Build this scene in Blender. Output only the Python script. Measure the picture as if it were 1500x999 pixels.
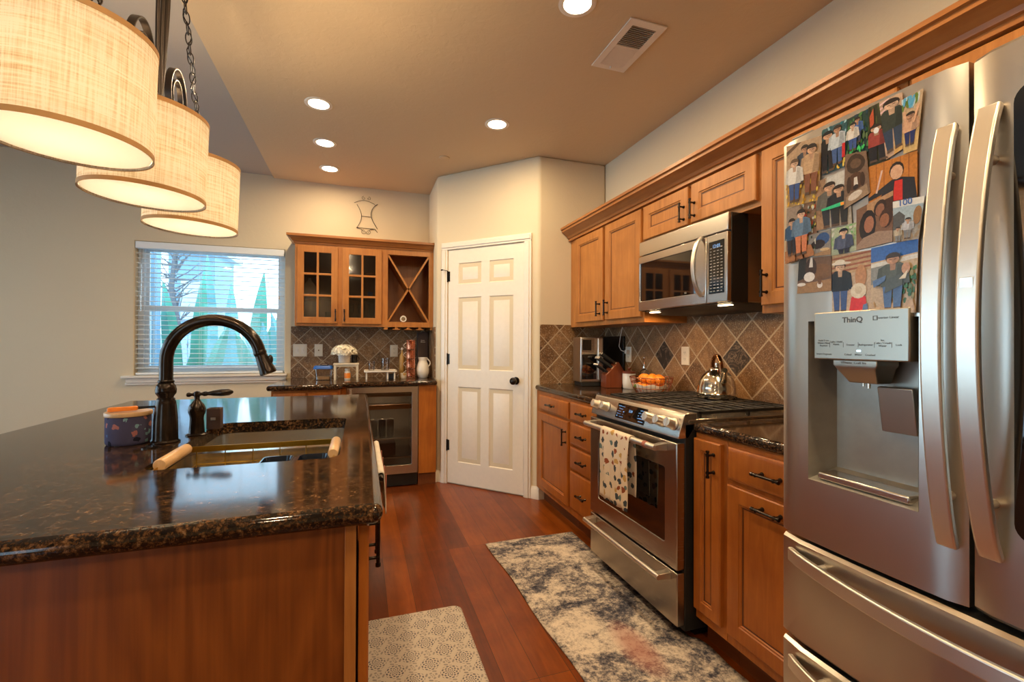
import bpy, bmesh, math, random
from mathutils import Vector, Matrix, noise
from mathutils.geometry import tessellate_polygon
R = math.radians
PI = math.pi
random.seed(7)
for o in list(bpy.data.objects): bpy.data.objects.remove(o)
SC = bpy.context.scene
COL = SC.collection

# ------------------------------------------------------------------ camera
cd = bpy.data.cameras.new('camera'); cam = bpy.data.objects.new('camera', cd); COL.objects.link(cam)
cd.sensor_width = 36.0; cd.lens = 36.0 * 667.0 / 1500.0; cd.clip_start = 0.02; cd.clip_end = 200
yaw, pit, rol = R(18.4), R(0.3), R(0.24)
F = Vector((math.sin(yaw)*math.cos(pit), math.cos(yaw)*math.cos(pit), math.sin(pit)))
R0 = Vector((math.cos(yaw), -math.sin(yaw), 0)); U0 = R0.cross(F)
RX = R0*math.cos(rol) + U0*math.sin(rol); UX = U0*math.cos(rol) - R0*math.sin(rol)
m3 = Matrix((RX, UX, -F)).transposed()
cam.matrix_world = Matrix.Translation((0, 0, 1.24)) @ m3.to_4x4()
SC.camera = cam

# ------------------------------------------------------------------ light and exposure
SC.view_settings.view_transform = 'Standard'; SC.view_settings.look = 'None'
SC.view_settings.gamma = 1.0; SC.view_settings.use_curve_mapping = False
SC.view_settings.exposure = 0.15
SKY = 4.6              # overcast daylight outside
DOWNLIGHT_W = 13.0     # recessed ceiling lights
BULB_W = 36.0          # bulbs inside the drum shades
HOOD_W = 2.3           # lights under the microwave
WARM = (1.0, 0.745, 0.44)
w = bpy.data.worlds.new('daylight'); SC.world = w; w.use_nodes = True
nt = w.node_tree; nt.nodes.clear()
wo = nt.nodes.new('ShaderNodeOutputWorld'); bg = nt.nodes.new('ShaderNodeBackground')
tc = nt.nodes.new('ShaderNodeTexCoord'); sx = nt.nodes.new('ShaderNodeSeparateXYZ')
cr = nt.nodes.new('ShaderNodeValToRGB')
cr.color_ramp.elements[0].position = 0.0; cr.color_ramp.elements[0].color = (0.64, 0.84, 1.0, 1)
cr.color_ramp.elements[1].position = 0.6; cr.color_ramp.elements[1].color = (0.52, 0.76, 1.0, 1)
nt.links.new(tc.outputs['Generated'], sx.inputs[0]); nt.links.new(sx.outputs[2], cr.inputs[0])
nt.links.new(cr.outputs[0], bg.inputs[0]); bg.inputs[1].default_value = SKY
nt.links.new(bg.outputs[0], wo.inputs[0])

# ------------------------------------------------------------------ materials
def _nt(name):
    m = bpy.data.materials.new(name); m.use_nodes = True
    n = m.node_tree; b = n.nodes['Principled BSDF']
    return m, n, b
def _ramp(n, stops):
    r = n.nodes.new('ShaderNodeValToRGB'); e = r.color_ramp.elements
    e[0].position, e[0].color = stops[0][0], (*stops[0][1], 1)
    e[1].position, e[1].color = stops[-1][0], (*stops[-1][1], 1)
    for p, c in stops[1:-1]:
        k = e.new(p); k.color = (*c, 1)
    return r
def _coord(n, scale=(1, 1, 1), rot=(0, 0, 0), loc=(0, 0, 0), kind='Object'):
    t = n.nodes.new('ShaderNodeTexCoord'); mp = n.nodes.new('ShaderNodeMapping')
    mp.inputs['Scale'].default_value = scale; mp.inputs['Rotation'].default_value = rot; mp.inputs['Location'].default_value = loc
    n.links.new(t.outputs[kind], mp.inputs[0]); return mp.outputs[0]
def _noise(n, vec, scale, detail=4, rough=.5, dist=0):
    t = n.nodes.new('ShaderNodeTexNoise'); t.inputs['Scale'].default_value = scale; t.inputs['Detail'].default_value = detail
    t.inputs['Roughness'].default_value = rough; t.inputs['Distortion'].default_value = dist
    n.links.new(vec, t.inputs['Vector']); return t.outputs['Fac']
def _bump(n, b, h, strength, dist=.01):
    bp = n.nodes.new('ShaderNodeBump'); bp.inputs['Strength'].default_value = strength; bp.inputs['Distance'].default_value = dist
    n.links.new(h, bp.inputs['Height']); n.links.new(bp.outputs[0], b.inputs['Normal'])
def _math(n, op, a, b2=None, c=None):
    t = n.nodes.new('ShaderNodeMath'); t.operation = op
    for i, v in enumerate((a, b2, c)):
        if v is None: continue
        if isinstance(v, (int, float)): t.inputs[i].default_value = v
        else: n.links.new(v, t.inputs[i])
    return t.outputs[0]
def _mix(n, f, a, c, mode='MIX'):
    t = n.nodes.new('ShaderNodeMix'); t.data_type = 'RGBA'; t.blend_type = mode
    if isinstance(f, (int, float)): t.inputs[0].default_value = f
    else: n.links.new(f, t.inputs[0])
    for s, v in ((6, a), (7, c)):
        if isinstance(v, tuple): t.inputs[s].default_value = (*v, 1)
        else: n.links.new(v, t.inputs[s])
    return t.outputs[2]

def plain(name, col, rough=.5, metal=0, var=.06, scale=30, bump=0, spec=.5, coat=0):
    m, n, b = _nt(name); v = _coord(n)
    f = _noise(n, v, scale)
    r = _ramp(n, [(.3, tuple(max(0, c*(1-var)) for c in col)), (.7, tuple(min(1, c*(1+var)) for c in col))])
    n.links.new(f, r.inputs[0]); n.links.new(r.outputs[0], b.inputs['Base Color'])
    b.inputs['Roughness'].default_value = rough; b.inputs['Metallic'].default_value = metal
    b.inputs['Specular IOR Level'].default_value = spec; b.inputs['Coat Weight'].default_value = coat
    if bump: _bump(n, b, f, bump, .004)
    return m
def wood(name, c0, c1, rough=.36, grain='z', scale=1.0, coat=.12):
    m, n, b = _nt(name)
    s = {'z': (14, 14, 1.1), 'y': (14, 1.1, 14), 'x': (1.1, 14, 14)}[grain]
    v = _coord(n, tuple(k*scale for k in s))
    f = _noise(n, v, 2.2, 8, .62, 1.2)
    v2 = _coord(n, (3, 3, 3)); f2 = _noise(n, v2, 1.3, 3, .6, .6)
    fm = _math(n, 'ADD', _math(n, 'MULTIPLY', f, .55), _math(n, 'MULTIPLY', f2, .45))
    r = _ramp(n, [(.34, c0), (.5, tuple((a+d)/2 for a, d in zip(c0, c1))), (.64, c1)])
    n.links.new(fm, r.inputs[0]); n.links.new(r.outputs[0], b.inputs['Base Color'])
    b.inputs['Roughness'].default_value = rough; b.inputs['Coat Weight'].default_value = coat; b.inputs['Coat Roughness'].default_value = .25; b.inputs['Specular IOR Level'].default_value = .36
    _bump(n, b, f, .05, .002)
    return m
def figured(name, c0, c1):            # cathedral-grained plywood panel
    m, n, b = _nt(name)
    v = _coord(n, (5.5, 5.5, .75)); f = _noise(n, v, 1.0, 2, .45, .4)
    rings = _math(n, 'FRACT', _math(n, 'MULTIPLY', f, 11))
    rings = _math(n, 'ABSOLUTE', _math(n, 'SUBTRACT', rings, .5))
    g = _noise(n, _coord(n, (60, 60, 2)), 2, 5)
    k = _math(n, 'ADD', _math(n, 'MULTIPLY', rings, .7), _math(n, 'MULTIPLY', g, .7))
    r = _ramp(n, [(.2, c0), (.75, c1)]); n.links.new(k, r.inputs[0]); n.links.new(r.outputs[0], b.inputs['Base Color'])
    b.inputs['Roughness'].default_value = .38; b.inputs['Coat Weight'].default_value = .2
    return m
def steel(name, col=(.56, .52, .47), rough=.26, axis='u', bump=.09, aniso=.5):
    m, n, b = _nt(name)
    s = {'z': (6, 6, 1500), 'y': (6, 1500, 6), 'v': (900, 900, 6), 'u': (6, 6, 1500)}[axis]
    f = _noise(n, _coord(n, s), 1.0, 3, .6)
    f2 = _noise(n, _coord(n, (3, 3, .7)), 1.6, 2)
    rr = n.nodes.new('ShaderNodeMapRange'); rr.inputs['To Min'].default_value = rough-.006; rr.inputs['To Max'].default_value = rough+.008
    n.links.new(f, rr.inputs[0]); n.links.new(rr.outputs[0], b.inputs['Roughness'])
    r = _ramp(n, [(.3, tuple(c*.93 for c in col)), (.7, col)]); n.links.new(f2, r.inputs[0]); n.links.new(r.outputs[0], b.inputs['Base Color'])
    b.inputs['Metallic'].default_value = 1
    b.inputs['Anisotropic'].default_value = 0
    return m
def granite(name):
    m, n, b = _nt(name); v = _coord(n)
    vo = n.nodes.new('ShaderNodeTexVoronoi'); vo.inputs['Scale'].default_value = 260; n.links.new(v, vo.inputs['Vector'])
    f = _noise(n, v, 122, 5, .75, .2); f2 = _noise(n, v, 30, 3, .6)
    k = _math(n, 'ADD', _math(n, 'MULTIPLY', f, .75), _math(n, 'MULTIPLY', f2, .25))
    r = _ramp(n, [(.40, (.006, .005, .005)), (.50, (.022, .013, .008)), (.56, (.10, .045, .017)), (.63, (.21, .11, .048)), (.75, (.42, .32, .22))])
    n.links.new(k, r.inputs[0])
    sp = _ramp(n, [(.0, (.02, .02, .02)), (1, (1, 1, 1))]); n.links.new(vo.outputs['Color'], sp.inputs[0])
    o = _mix(n, .35, r.outputs[0], _mix(n, 1.0, r.outputs[0], sp.outputs[0], 'MULTIPLY'))
    n.links.new(o, b.inputs['Base Color']); b.inputs['Roughness'].default_value = .09
    b.inputs['Specular IOR Level'].default_value = .42
    return m
def plaster(name, col, bump=.25):
    m, n, b = _nt(name); v = _coord(n)
    f = _noise(n, v, 22, 5, .6, .8); f2 = _noise(n, v, 1.2, 2)
    r = _ramp(n, [(.3, tuple(c*.97 for c in col)), (.7, col)]); n.links.new(f2, r.inputs[0]); n.links.new(r.outputs[0], b.inputs['Base Color'])
    b.inputs['Roughness'].default_value = .75; b.inputs['Specular IOR Level'].default_value = .25
    _bump(n, b, f, bump, .006)
    return m
def planks():
    m, n, b = _nt('hardwood planks')
    v = _coord(n, (1, 1, 1), (0, 0, R(90)))
    br = n.nodes.new('ShaderNodeTexBrick'); br.offset = .37; br.offset_frequency = 1
    br.inputs['Scale'].default_value = 1; br.inputs['Mortar Size'].default_value = .0012
    br.inputs['Brick Width'].default_value = 1.15; br.inputs['Row Height'].default_value = .127; br.inputs['Mortar Smooth'].default_value = .3
    br.inputs['Color1'].default_value = (.05, .05, .05, 1); br.inputs['Color2'].default_value = (.95, .95, .95, 1); br.inputs['Mortar'].default_value = (0, 0, 0, 1)
    n.links.new(v, br.inputs['Vector'])
    f = _noise(n, _coord(n, (16, 1.4, 16)), 1.6, 8, .65, 1.0); f2 = _noise(n, _coord(n), 4.5, 4, .6, .7)
    k = _math(n, 'ADD', _math(n, 'MULTIPLY', f, .40), _math(n, 'ADD', _math(n, 'MULTIPLY', f2, .32), _math(n, 'MULTIPLY', br.outputs['Color'], .26)))
    r = _ramp(n, [(.26, (.06, .011, .001)), (.48, (.15, .029, .002)), (.74, (.29, .072, .006))])
    n.links.new(k, r.inputs[0])
    o = _mix(n, br.outputs['Fac'], r.outputs[0], (.035, .010, .004))
    n.links.new(o, b.inputs['Base Color']); b.inputs['Roughness'].default_value = .30
    b.inputs['Coat Weight'].default_value = .08; b.inputs['Coat Roughness'].default_value = .2; b.inputs['Specular IOR Level'].default_value = .30
    _bump(n, b, _math(n, 'SUBTRACT', _math(n, 'MULTIPLY', f2, .6), br.outputs['Fac']), .22, .003)
    return m
def tiles(name, axis, a0, z0=1.1635, d=.207, accents=()):
    # 45-degree travertine lattice with pale grout; axis = the horizontal world axis of the wall
    m, n, b = _nt(name); v = _coord(n)
    s = n.nodes.new('ShaderNodeSeparateXYZ'); n.links.new(v, s.inputs[0])
    a = s.outputs[0 if axis == 'x' else 1]; z = s.outputs[2]
    A = _math(n, 'DIVIDE', _math(n, 'SUBTRACT', a, a0), d); Z = _math(n, 'DIVIDE', _math(n, 'SUBTRACT', z, z0), d)
    p = _math(n, 'ADD', _math(n, 'ADD', A, Z), .5); q = _math(n, 'ADD', _math(n, 'SUBTRACT', A, Z), .5)
    def edge(t):
        f = _math(n, 'ABSOLUTE', _math(n, 'SUBTRACT', _math(n, 'FRACT', t), .5))
        g = n.nodes.new('ShaderNodeMapRange'); g.inputs['From Min'].default_value = .466; g.inputs['From Max'].default_value = .481
        n.links.new(f, g.inputs[0]); return g.outputs[0]
    gr = _math(n, 'MAXIMUM', edge(p), edge(q))
    cell = n.nodes.new('ShaderNodeCombineXYZ'); n.links.new(_math(n, 'FLOOR', p), cell.inputs[0]); n.links.new(_math(n, 'FLOOR', q), cell.inputs[1])
    wn = n.nodes.new('ShaderNodeTexWhiteNoise'); wn.noise_dimensions = '3D'; n.links.new(cell.outputs[0], wn.inputs['Vector'])
    f = _noise(n, v, 34, 7, .75, .6); f2 = _noise(n, v, 9, 4, .6, 1.0); pits = _noise(n, v, 150, 3, .6)
    k = _math(n, 'ADD', _math(n, 'MULTIPLY', f, .45), _math(n, 'ADD', _math(n, 'MULTIPLY', f2, .38), _math(n, 'MULTIPLY', wn.outputs['Value'], .18)))
    r = _ramp(n, [(.34, (.075, .032, .010)), (.47, (.165, .078, .028)), (.60, (.28, .145, .058)), (.74, (.44, .27, .13))]); n.links.new(k, r.inputs[0])
    pm = n.nodes.new('ShaderNodeMapRange'); pm.inputs['From Min'].default_value = .57; pm.inputs['From Max'].default_value = .64; n.links.new(pits, pm.inputs[0])
    col = _mix(n, _math(n, 'MULTIPLY', pm.outputs[0], .55), r.outputs[0], (.60, .48, .34))
    if accents:
        acc = None
        vein = _math(n, 'ABSOLUTE', _math(n, 'SUBTRACT', _noise(n, v, 14, 5, .6, 1.5), .5))
        vr = _ramp(n, [(.0, (.30, .22, .14)), (.012, (.09, .055, .032)), (.06, (.03, .018, .011))]); n.links.new(vein, vr.inputs[0])
        for (pi_, qi_) in accents:
            t = _math(n, 'MULTIPLY', _math(n, 'COMPARE', _math(n, 'FLOOR', p), pi_, .1), _math(n, 'COMPARE', _math(n, 'FLOOR', q), qi_, .1))
            acc = t if acc is None else _math(n, 'MAXIMUM', acc, t)
        col = _mix(n, acc, col, vr.outputs[0])
    col = _mix(n, gr, col, (.42, .31, .20))
    n.links.new(col, b.inputs['Base Color']); b.inputs['Roughness'].default_value = .42
    _bump(n, b, _math(n, 'SUBTRACT', _math(n, 'MULTIPLY', f, .5), gr), .45, .004)
    return m
def linen(name):
    m = bpy.data.materials.new(name); m.use_nodes = True; n = m.node_tree; n.nodes.clear()
    out = n.nodes.new('ShaderNodeOutputMaterial'); v = _coord(n, (9, 9, 260)); v2 = _coord(n, (260, 260, 9))
    a = _noise(n, v, 1.0, 3, .6); c = _noise(n, v2, 1.0, 3, .6)
    k = _math(n, 'ADD', _math(n, 'MULTIPLY', a, .5), _math(n, 'MULTIPLY', c, .5))
    r = _ramp(n, [(.34, (.40, .31, .20)), (.46, (.62, .55, .45)), (.56, (.74, .70, .64))]); n.links.new(k, r.inputs[0])
    d = n.nodes.new('ShaderNodeBsdfDiffuse'); t = n.nodes.new('ShaderNodeBsdfTranslucent'); mx = n.nodes.new('ShaderNodeMixShader'); mx.inputs[0].default_value = .62
    n.links.new(r.outputs[0], d.inputs[0]); n.links.new(r.outputs[0], t.inputs[0])
    n.links.new(d.outputs[0], mx.inputs[1]); n.links.new(t.outputs[0], mx.inputs[2]); n.links.new(mx.outputs[0], out.inputs[0])
    return m
def translucent(name, col, fac=.7):
    m = bpy.data.materials.new(name); m.use_nodes = True; n = m.node_tree; n.nodes.clear()
    out = n.nodes.new('ShaderNodeOutputMaterial')
    d = n.nodes.new('ShaderNodeBsdfDiffuse'); t = n.nodes.new('ShaderNodeBsdfTranslucent'); mx = n.nodes.new('ShaderNodeMixShader'); mx.inputs[0].default_value = fac
    d.inputs[0].default_value = (*col, 1); t.inputs[0].default_value = (*col, 1)
    n.links.new(d.outputs[0], mx.inputs[1]); n.links.new(t.outputs[0], mx.inputs[2]); n.links.new(mx.outputs[0], out.inputs[0])
    return m
def emit(name, col, s):
    m = bpy.data.materials.new(name); m.use_nodes = True; n = m.node_tree; n.nodes.clear()
    out = n.nodes.new('ShaderNodeOutputMaterial'); e = n.nodes.new('ShaderNodeEmission')
    e.inputs[0].default_value = (*col, 1); e.inputs[1].default_value = s; n.links.new(e.outputs[0], out.inputs[0]); return m
def glass(name, tint=(.9, .95, .93), mixf=.9, rough=.02):
    # thin architectural pane: mostly transparent with a fresnel reflection
    m = bpy.data.materials.new(name); m.use_nodes = True; n = m.node_tree; n.nodes.clear()
    out = n.nodes.new('ShaderNodeOutputMaterial'); t = n.nodes.new('ShaderNodeBsdfTransparent'); g = n.nodes.new('ShaderNodeBsdfGlossy')
    t.inputs[0].default_value = (*tint, 1); g.inputs['Roughness'].default_value = rough; g.inputs[0].default_value = (.9, .9, .9, 1)
    fr = n.nodes.new('ShaderNodeFresnel'); fr.inputs[0].default_value = 1.5
    mx = n.nodes.new('ShaderNodeMixShader'); n.links.new(_math(n, 'MULTIPLY', fr.outputs[0], mixf), mx.inputs[0])
    n.links.new(t.outputs[0], mx.inputs[1]); n.links.new(g.outputs[0], mx.inputs[2]); n.links.new(mx.outputs[0], out.inputs[0]); return m
def rug_mat():
    m, n, b = _nt('distressed abstract rug'); v = _coord(n)
    a = _noise(n, _coord(n, (1, 1.3, 1)), 3.4, 9, .72, .8); c = _noise(n, v, 7.5, 8, .75, .5); fine = _noise(n, v, 60, 6, .8)
    fl = _noise(n, _coord(n, (1, 3.2, 1)), 6, 6, .7)
    k = _math(n, 'ADD', _math(n, 'ADD', _math(n, 'MULTIPLY', a, .42), _math(n, 'MULTIPLY', c, .28)), _math(n, 'ADD', _math(n, 'MULTIPLY', fine, .34), _math(n, 'MULTIPLY', fl, .14)))
    r = _ramp(n, [(.487, (.025, .028, .045)), (.532, (.080, .076, .092)), (.568, (.20, .175, .17)), (.600, (.44, .37, .31)), (.655, (.68, .58, .47))])
    n.links.new(k, r.inputs[0])
    s = n.nodes.new('ShaderNodeSeparateXYZ'); n.links.new(v, s.inputs[0])
    dx = _math(n, 'DIVIDE', _math(n, 'SUBTRACT', s.outputs[0], 1.07), .09); dy = _math(n, 'DIVIDE', _math(n, 'SUBTRACT', s.outputs[1], 1.60), .22)
    dd = _math(n, 'ADD', _math(n, 'MULTIPLY', dx, dx), _math(n, 'MULTIPLY', dy, dy))
    pk = n.nodes.new('ShaderNodeMapRange'); pk.inputs['From Min'].default_value = 1.1; pk.inputs['From Max'].default_value = .2; n.links.new(_math(n, 'ADD', dd, _math(n, 'MULTIPLY', c, .5)), pk.inputs[0])
    col = _mix(n, _math(n, 'MULTIPLY', pk.outputs[0], .75), r.outputs[0], (.36, .12, .09))
    n.links.new(col, b.inputs['Base Color']); b.inputs['Roughness'].default_value = .95; b.inputs['Specular IOR Level'].default_value = .1
    _bump(n, b, fine, .4, .004)
    return m
def mat_mat():
    m, n, b = _nt('medallion print vinyl'); v = _coord(n, (1, 1, 1), (0, 0, R(45)))
    s = n.nodes.new('ShaderNodeSeparateXYZ'); n.links.new(v, s.inputs[0])
    P_ = .092
    def cell(off):
        u = _math(n, 'SUBTRACT', _math(n, 'FRACT', _math(n, 'ADD', _math(n, 'DIVIDE', s.outputs[0], P_), off)), .5)
        w_ = _math(n, 'SUBTRACT', _math(n, 'FRACT', _math(n, 'ADD', _math(n, 'DIVIDE', s.outputs[1], P_), off)), .5)
        r_ = _math(n, 'SQRT', _math(n, 'ADD', _math(n, 'MULTIPLY', u, u), _math(n, 'MULTIPLY', w_, w_)))
        th = _math(n, 'ARCTAN2', w_, u)
        return r_, th
    def flower(off, k1, k2, rad):
        r_, th = cell(off)
        pet = _math(n, 'SINE', _math(n, 'MULTIPLY', th, k1)); ring = _math(n, 'SINE', _math(n, 'MULTIPLY', r_, k2))
        x = _math(n, 'MULTIPLY', pet, ring)
        g = _math(n, 'GREATER_THAN', x, .22); inr = _math(n, 'LESS_THAN', r_, rad)
        return _math(n, 'MULTIPLY', g, inr)
    f = _math(n, 'MAXIMUM', _math(n, 'MULTIPLY', flower(0, 8, 42, .40), .9), _math(n, 'MULTIPLY', flower(.5, 4, 30, .30), .55))
    wear = _noise(n, v, 30, 4)
    f = _math(n, 'MULTIPLY', f, _math(n, 'ADD', _math(n, 'MULTIPLY', wear, .9), .50))
    col = _mix(n, f, (.46, .39, .32), (.05, .045, .07))
    n.links.new(col, b.inputs['Base Color']); b.inputs['Roughness'].default_value = .7
    return m
def cotton_print(name, base, inks, scale=34):
    m, n, b = _nt(name); v = _coord(n)
    vo = n.nodes.new('ShaderNodeTexVoronoi'); vo.inputs['Scale'].default_value = scale; vo.inputs['Randomness'].default_value = .7
    wv = n.nodes.new('ShaderNodeVectorMath'); wv.operation = 'ADD'
    nz = n.nodes.new('ShaderNodeTexNoise'); nz.inputs['Scale'].default_value = 60; n.links.new(v, nz.inputs['Vector'])
    sc = n.nodes.new('ShaderNodeVectorMath'); sc.operation = 'SCALE'; sc.inputs['Scale'].default_value = .022; n.links.new(nz.outputs['Color'], sc.inputs[0])
    n.links.new(v, wv.inputs[0]); n.links.new(sc.outputs[0], wv.inputs[1]); n.links.new(wv.outputs[0], vo.inputs['Vector'])
    near = _math(n, 'LESS_THAN', vo.outputs['Distance'], .36)
    st = [(i/len(inks), c) for i, c in enumerate(inks)]; st.append((1.0, inks[-1]))
    r = _ramp(n, st); r.color_ramp.interpolation = 'CONSTANT'
    sp = n.nodes.new('ShaderNodeSeparateXYZ'); n.links.new(vo.outputs['Color'], sp.inputs[0]); n.links.new(sp.outputs[0], r.inputs[0])
    col = _mix(n, near, base, r.outputs[0]); n.links.new(col, b.inputs['Base Color'])
    b.inputs['Roughness'].default_value = .9; b.inputs['Specular IOR Level'].default_value = .15
    return m
def attr_mat(name, rough=.3):
    m, n, b = _nt(name); a = n.nodes.new('ShaderNodeAttribute'); a.attribute_name = 'Col'
    f = _noise(n, _coord(n), 190, 4, .7); k = _mix(n, .55, a.outputs['Color'], _mix(n, 1.0, a.outputs['Color'], f, 'OVERLAY'))
    n.links.new(k, b.inputs['Base Color']); b.inputs['Roughness'].default_value = rough; return m

M = dict(
 wall=plaster('warm white wall paint', (.67, .56, .395)),
 ceil=plaster('kitchen ceiling paint', (.64, .48, .30), .35),
 ceil2=plaster('greige left ceiling', (.46, .40, .34), .25),  # left ceiling section, greyer and darker than the kitchen side
 white=plain('white trim paint', (.76, .68, .58), .35, var=.02),
 doorw=plain('white door paint', (.78, .69, .57), .38, var=.02),
 wood=wood('maple cabinet stain', (.31, .108, .022), (.47, .185, .044)),
 woody=wood('maple stain lengthwise', (.27, .092, .021), (.39, .150, .040), grain='y'),
 woodx=wood('maple stain crosswise', (.27, .092, .021), (.39, .150, .040), grain='x'),
 wooddk=wood('dark glaze line', (.085, .024, .008), (.12, .036, .012)),
 woodin=wood('cabinet interior stain', (.26, .090, .022), (.38, .145, .040)),
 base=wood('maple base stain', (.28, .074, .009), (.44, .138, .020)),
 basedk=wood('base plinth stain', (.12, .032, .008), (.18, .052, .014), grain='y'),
 panel=figured('figured maple panel', (.145, .036, .0045), (.25, .070, .010)),
 granite=granite('tan brown granite'), floor=planks(),
 tile_r=tiles('travertine right', 'y', 1.964, accents=((0, 0), (3, 3))),
 tile_b=tiles('travertine back', 'x', -.13), tile_p=tiles('travertine corner', 'x', 1.526, z0=1.2435), tile_s=tiles('travertine side', 'y', 4.30),
 steel=steel('brushed steel', (.60, .55, .49), .25), steelv=steel('upright brushed steel', (.62, .55, .47), .30, 'v', .05),
 steeld=steel('oven steel', (.44, .38, .32), .27), hand=steel('satin handle steel', (.78, .71, .61), .36, 'v', .03),
 chrome=plain('polished steel', (.72, .66, .56), .12, 1, .02), sinks=steel('sink steel', (.68, .62, .53), .22, 'v', .03),
 bronze=plain('oil rubbed bronze', (.034, .024, .018), .20, .75, .3, 60), black=plain('black enamel', (.012, .010, .009), .25),
 blackm=plain('matt black', (.010, .009, .008), .55), iron=plain('cast iron', (.022, .018, .015), .42, .2, .2, 90, .2),
 bglass=plain('black glass', (.006, .005, .005), .04, spec=.7, coat=.6),
 gold=plain('brass wire', (.52, .33, .05), .30, 1), rollw=wood('pale beech', (.60, .36, .17), (.74, .48, .26)),
 linen=linen('linen shade'), trimfab=plain('shade trim tape', (.50, .28, .11), .8), diff=translucent('opal diffuser', (.93, .92, .90)),
 darkmet=plain('pendant bronze', (.055, .042, .034), .33, .85), lens=emit('lamp lens', (1.0, .88, .66), 12),
 hoodlens=emit('hood lens', (1.0, .72, .38), 14),
 pane=glass('window pane', (.93, .98, 1.0)), cabglass=glass('seedy cabinet glass', (.60, .56, .52), 1.6, .08), wfglass=glass('smoked cooler glass', (.62, .58, .52), .9, .04),
 clear=glass('clear plastic', (.96, .95, .94), .8, .05), vinyl=plain('white vinyl', (.72, .80, .86), .4, var=.01),
 blind=plain('white blind', (.80, .83, .86), .5, var=.01), outlet=plain('almond plate', (.70, .62, .50), .35, var=.01), slot=plain('slot black', (.05, .04, .035), .6),
 ceramic=plain('white ceramic', (.74, .68, .60), .18, var=.03), flower=plain('cream petals', (.82, .76, .62), .8, var=.08),
 orange=plain('orange peel', (.86, .24, .012), .42, var=.12, scale=120, bump=.4), green=plain('lime peel', (.10, .20, .03), .4),
 paper=plain('napkin', (.70, .62, .50), .9), redwood=wood('cherry block', (.15, .030, .010), (.24, .058, .018)),
 blue=plain('blue plastic lid', (.02, .11, .42), .35), navy=plain('navy plastic', (.008, .014, .028), .14), orangep=plain('orange plastic', (.95, .28, .03), .4),
 copper=plain('hammered copper', (.80, .30, .16), .20, 1, .25, 90, .6), brown=plain('dark brown board', (.050, .024, .018), .5),
 amber=plain('olive oil glass', (.34, .20, .06), .25), photo=attr_mat('photo print'), card=plain('photo paper back', (.7, .66, .6), .5),
 rug=rug_mat(), mat=mat_mat(), dishtowel=cotton_print('rooster print cotton', (.70, .57, .42), [(.26, .07, .03), (.06, .07, .08), (.50, .30, .10), (.12, .17, .16), (.70, .57, .42)], 24),
 striped=plain('striped cotton', (.66, .58, .48), .9), redst=plain('red stripe cotton', (.35, .12, .08), .9),
 tin=cotton_print('floral tin print', (.075, .070, .13), [(.09, .20, .42), (.42, .16, .14), (.20, .36, .42), (.015, .015, .03), (.075, .070, .13)], 42),
 digit=emit('display digits', (.35, .62, 1.0), .9), ink=plain('grey lettering', (.10, .09, .08), .5), inkw=plain('pale lettering', (.55, .50, .42), .5),
 led=emit('blue led', (.55, .75, 1.0), 3), stone=plain('pale soap stone', (.60, .52, .40), .5), wick=plain('woven pot', (.55, .49, .44), .7, var=.15, scale=200, bump=.4),
 leaf=plain('broad leaf', (.10, .42, .32), .45, var=.25, scale=3), leafb=plain('blue green leaf', (.20, .50, .55), .5, var=.2, scale=3), bark=plain('grey bark', (.30, .36, .40), .8, var=.3),
 fence=plain('weathered fence board', (.42, .52, .60), .8, var=.12), ground=plain('garden soil', (.25, .24, .20), .95), hedge=plain('hedge leaf', (.08, .24, .14), .8, var=.3),
 siding=plain('pale stucco', (.55, .68, .78), .8), siding2=plain('slate stucco', (.22, .36, .50), .8), twig=plain('twig', (.12, .12, .13), .8),
 gray=plain('fridge side grey', (.14, .13, .12), .45), dispin=plain('dispenser liner', (.34, .31, .26), .30, .6), rubber=plain('gasket', (.02, .02, .02), .6),
)

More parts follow.
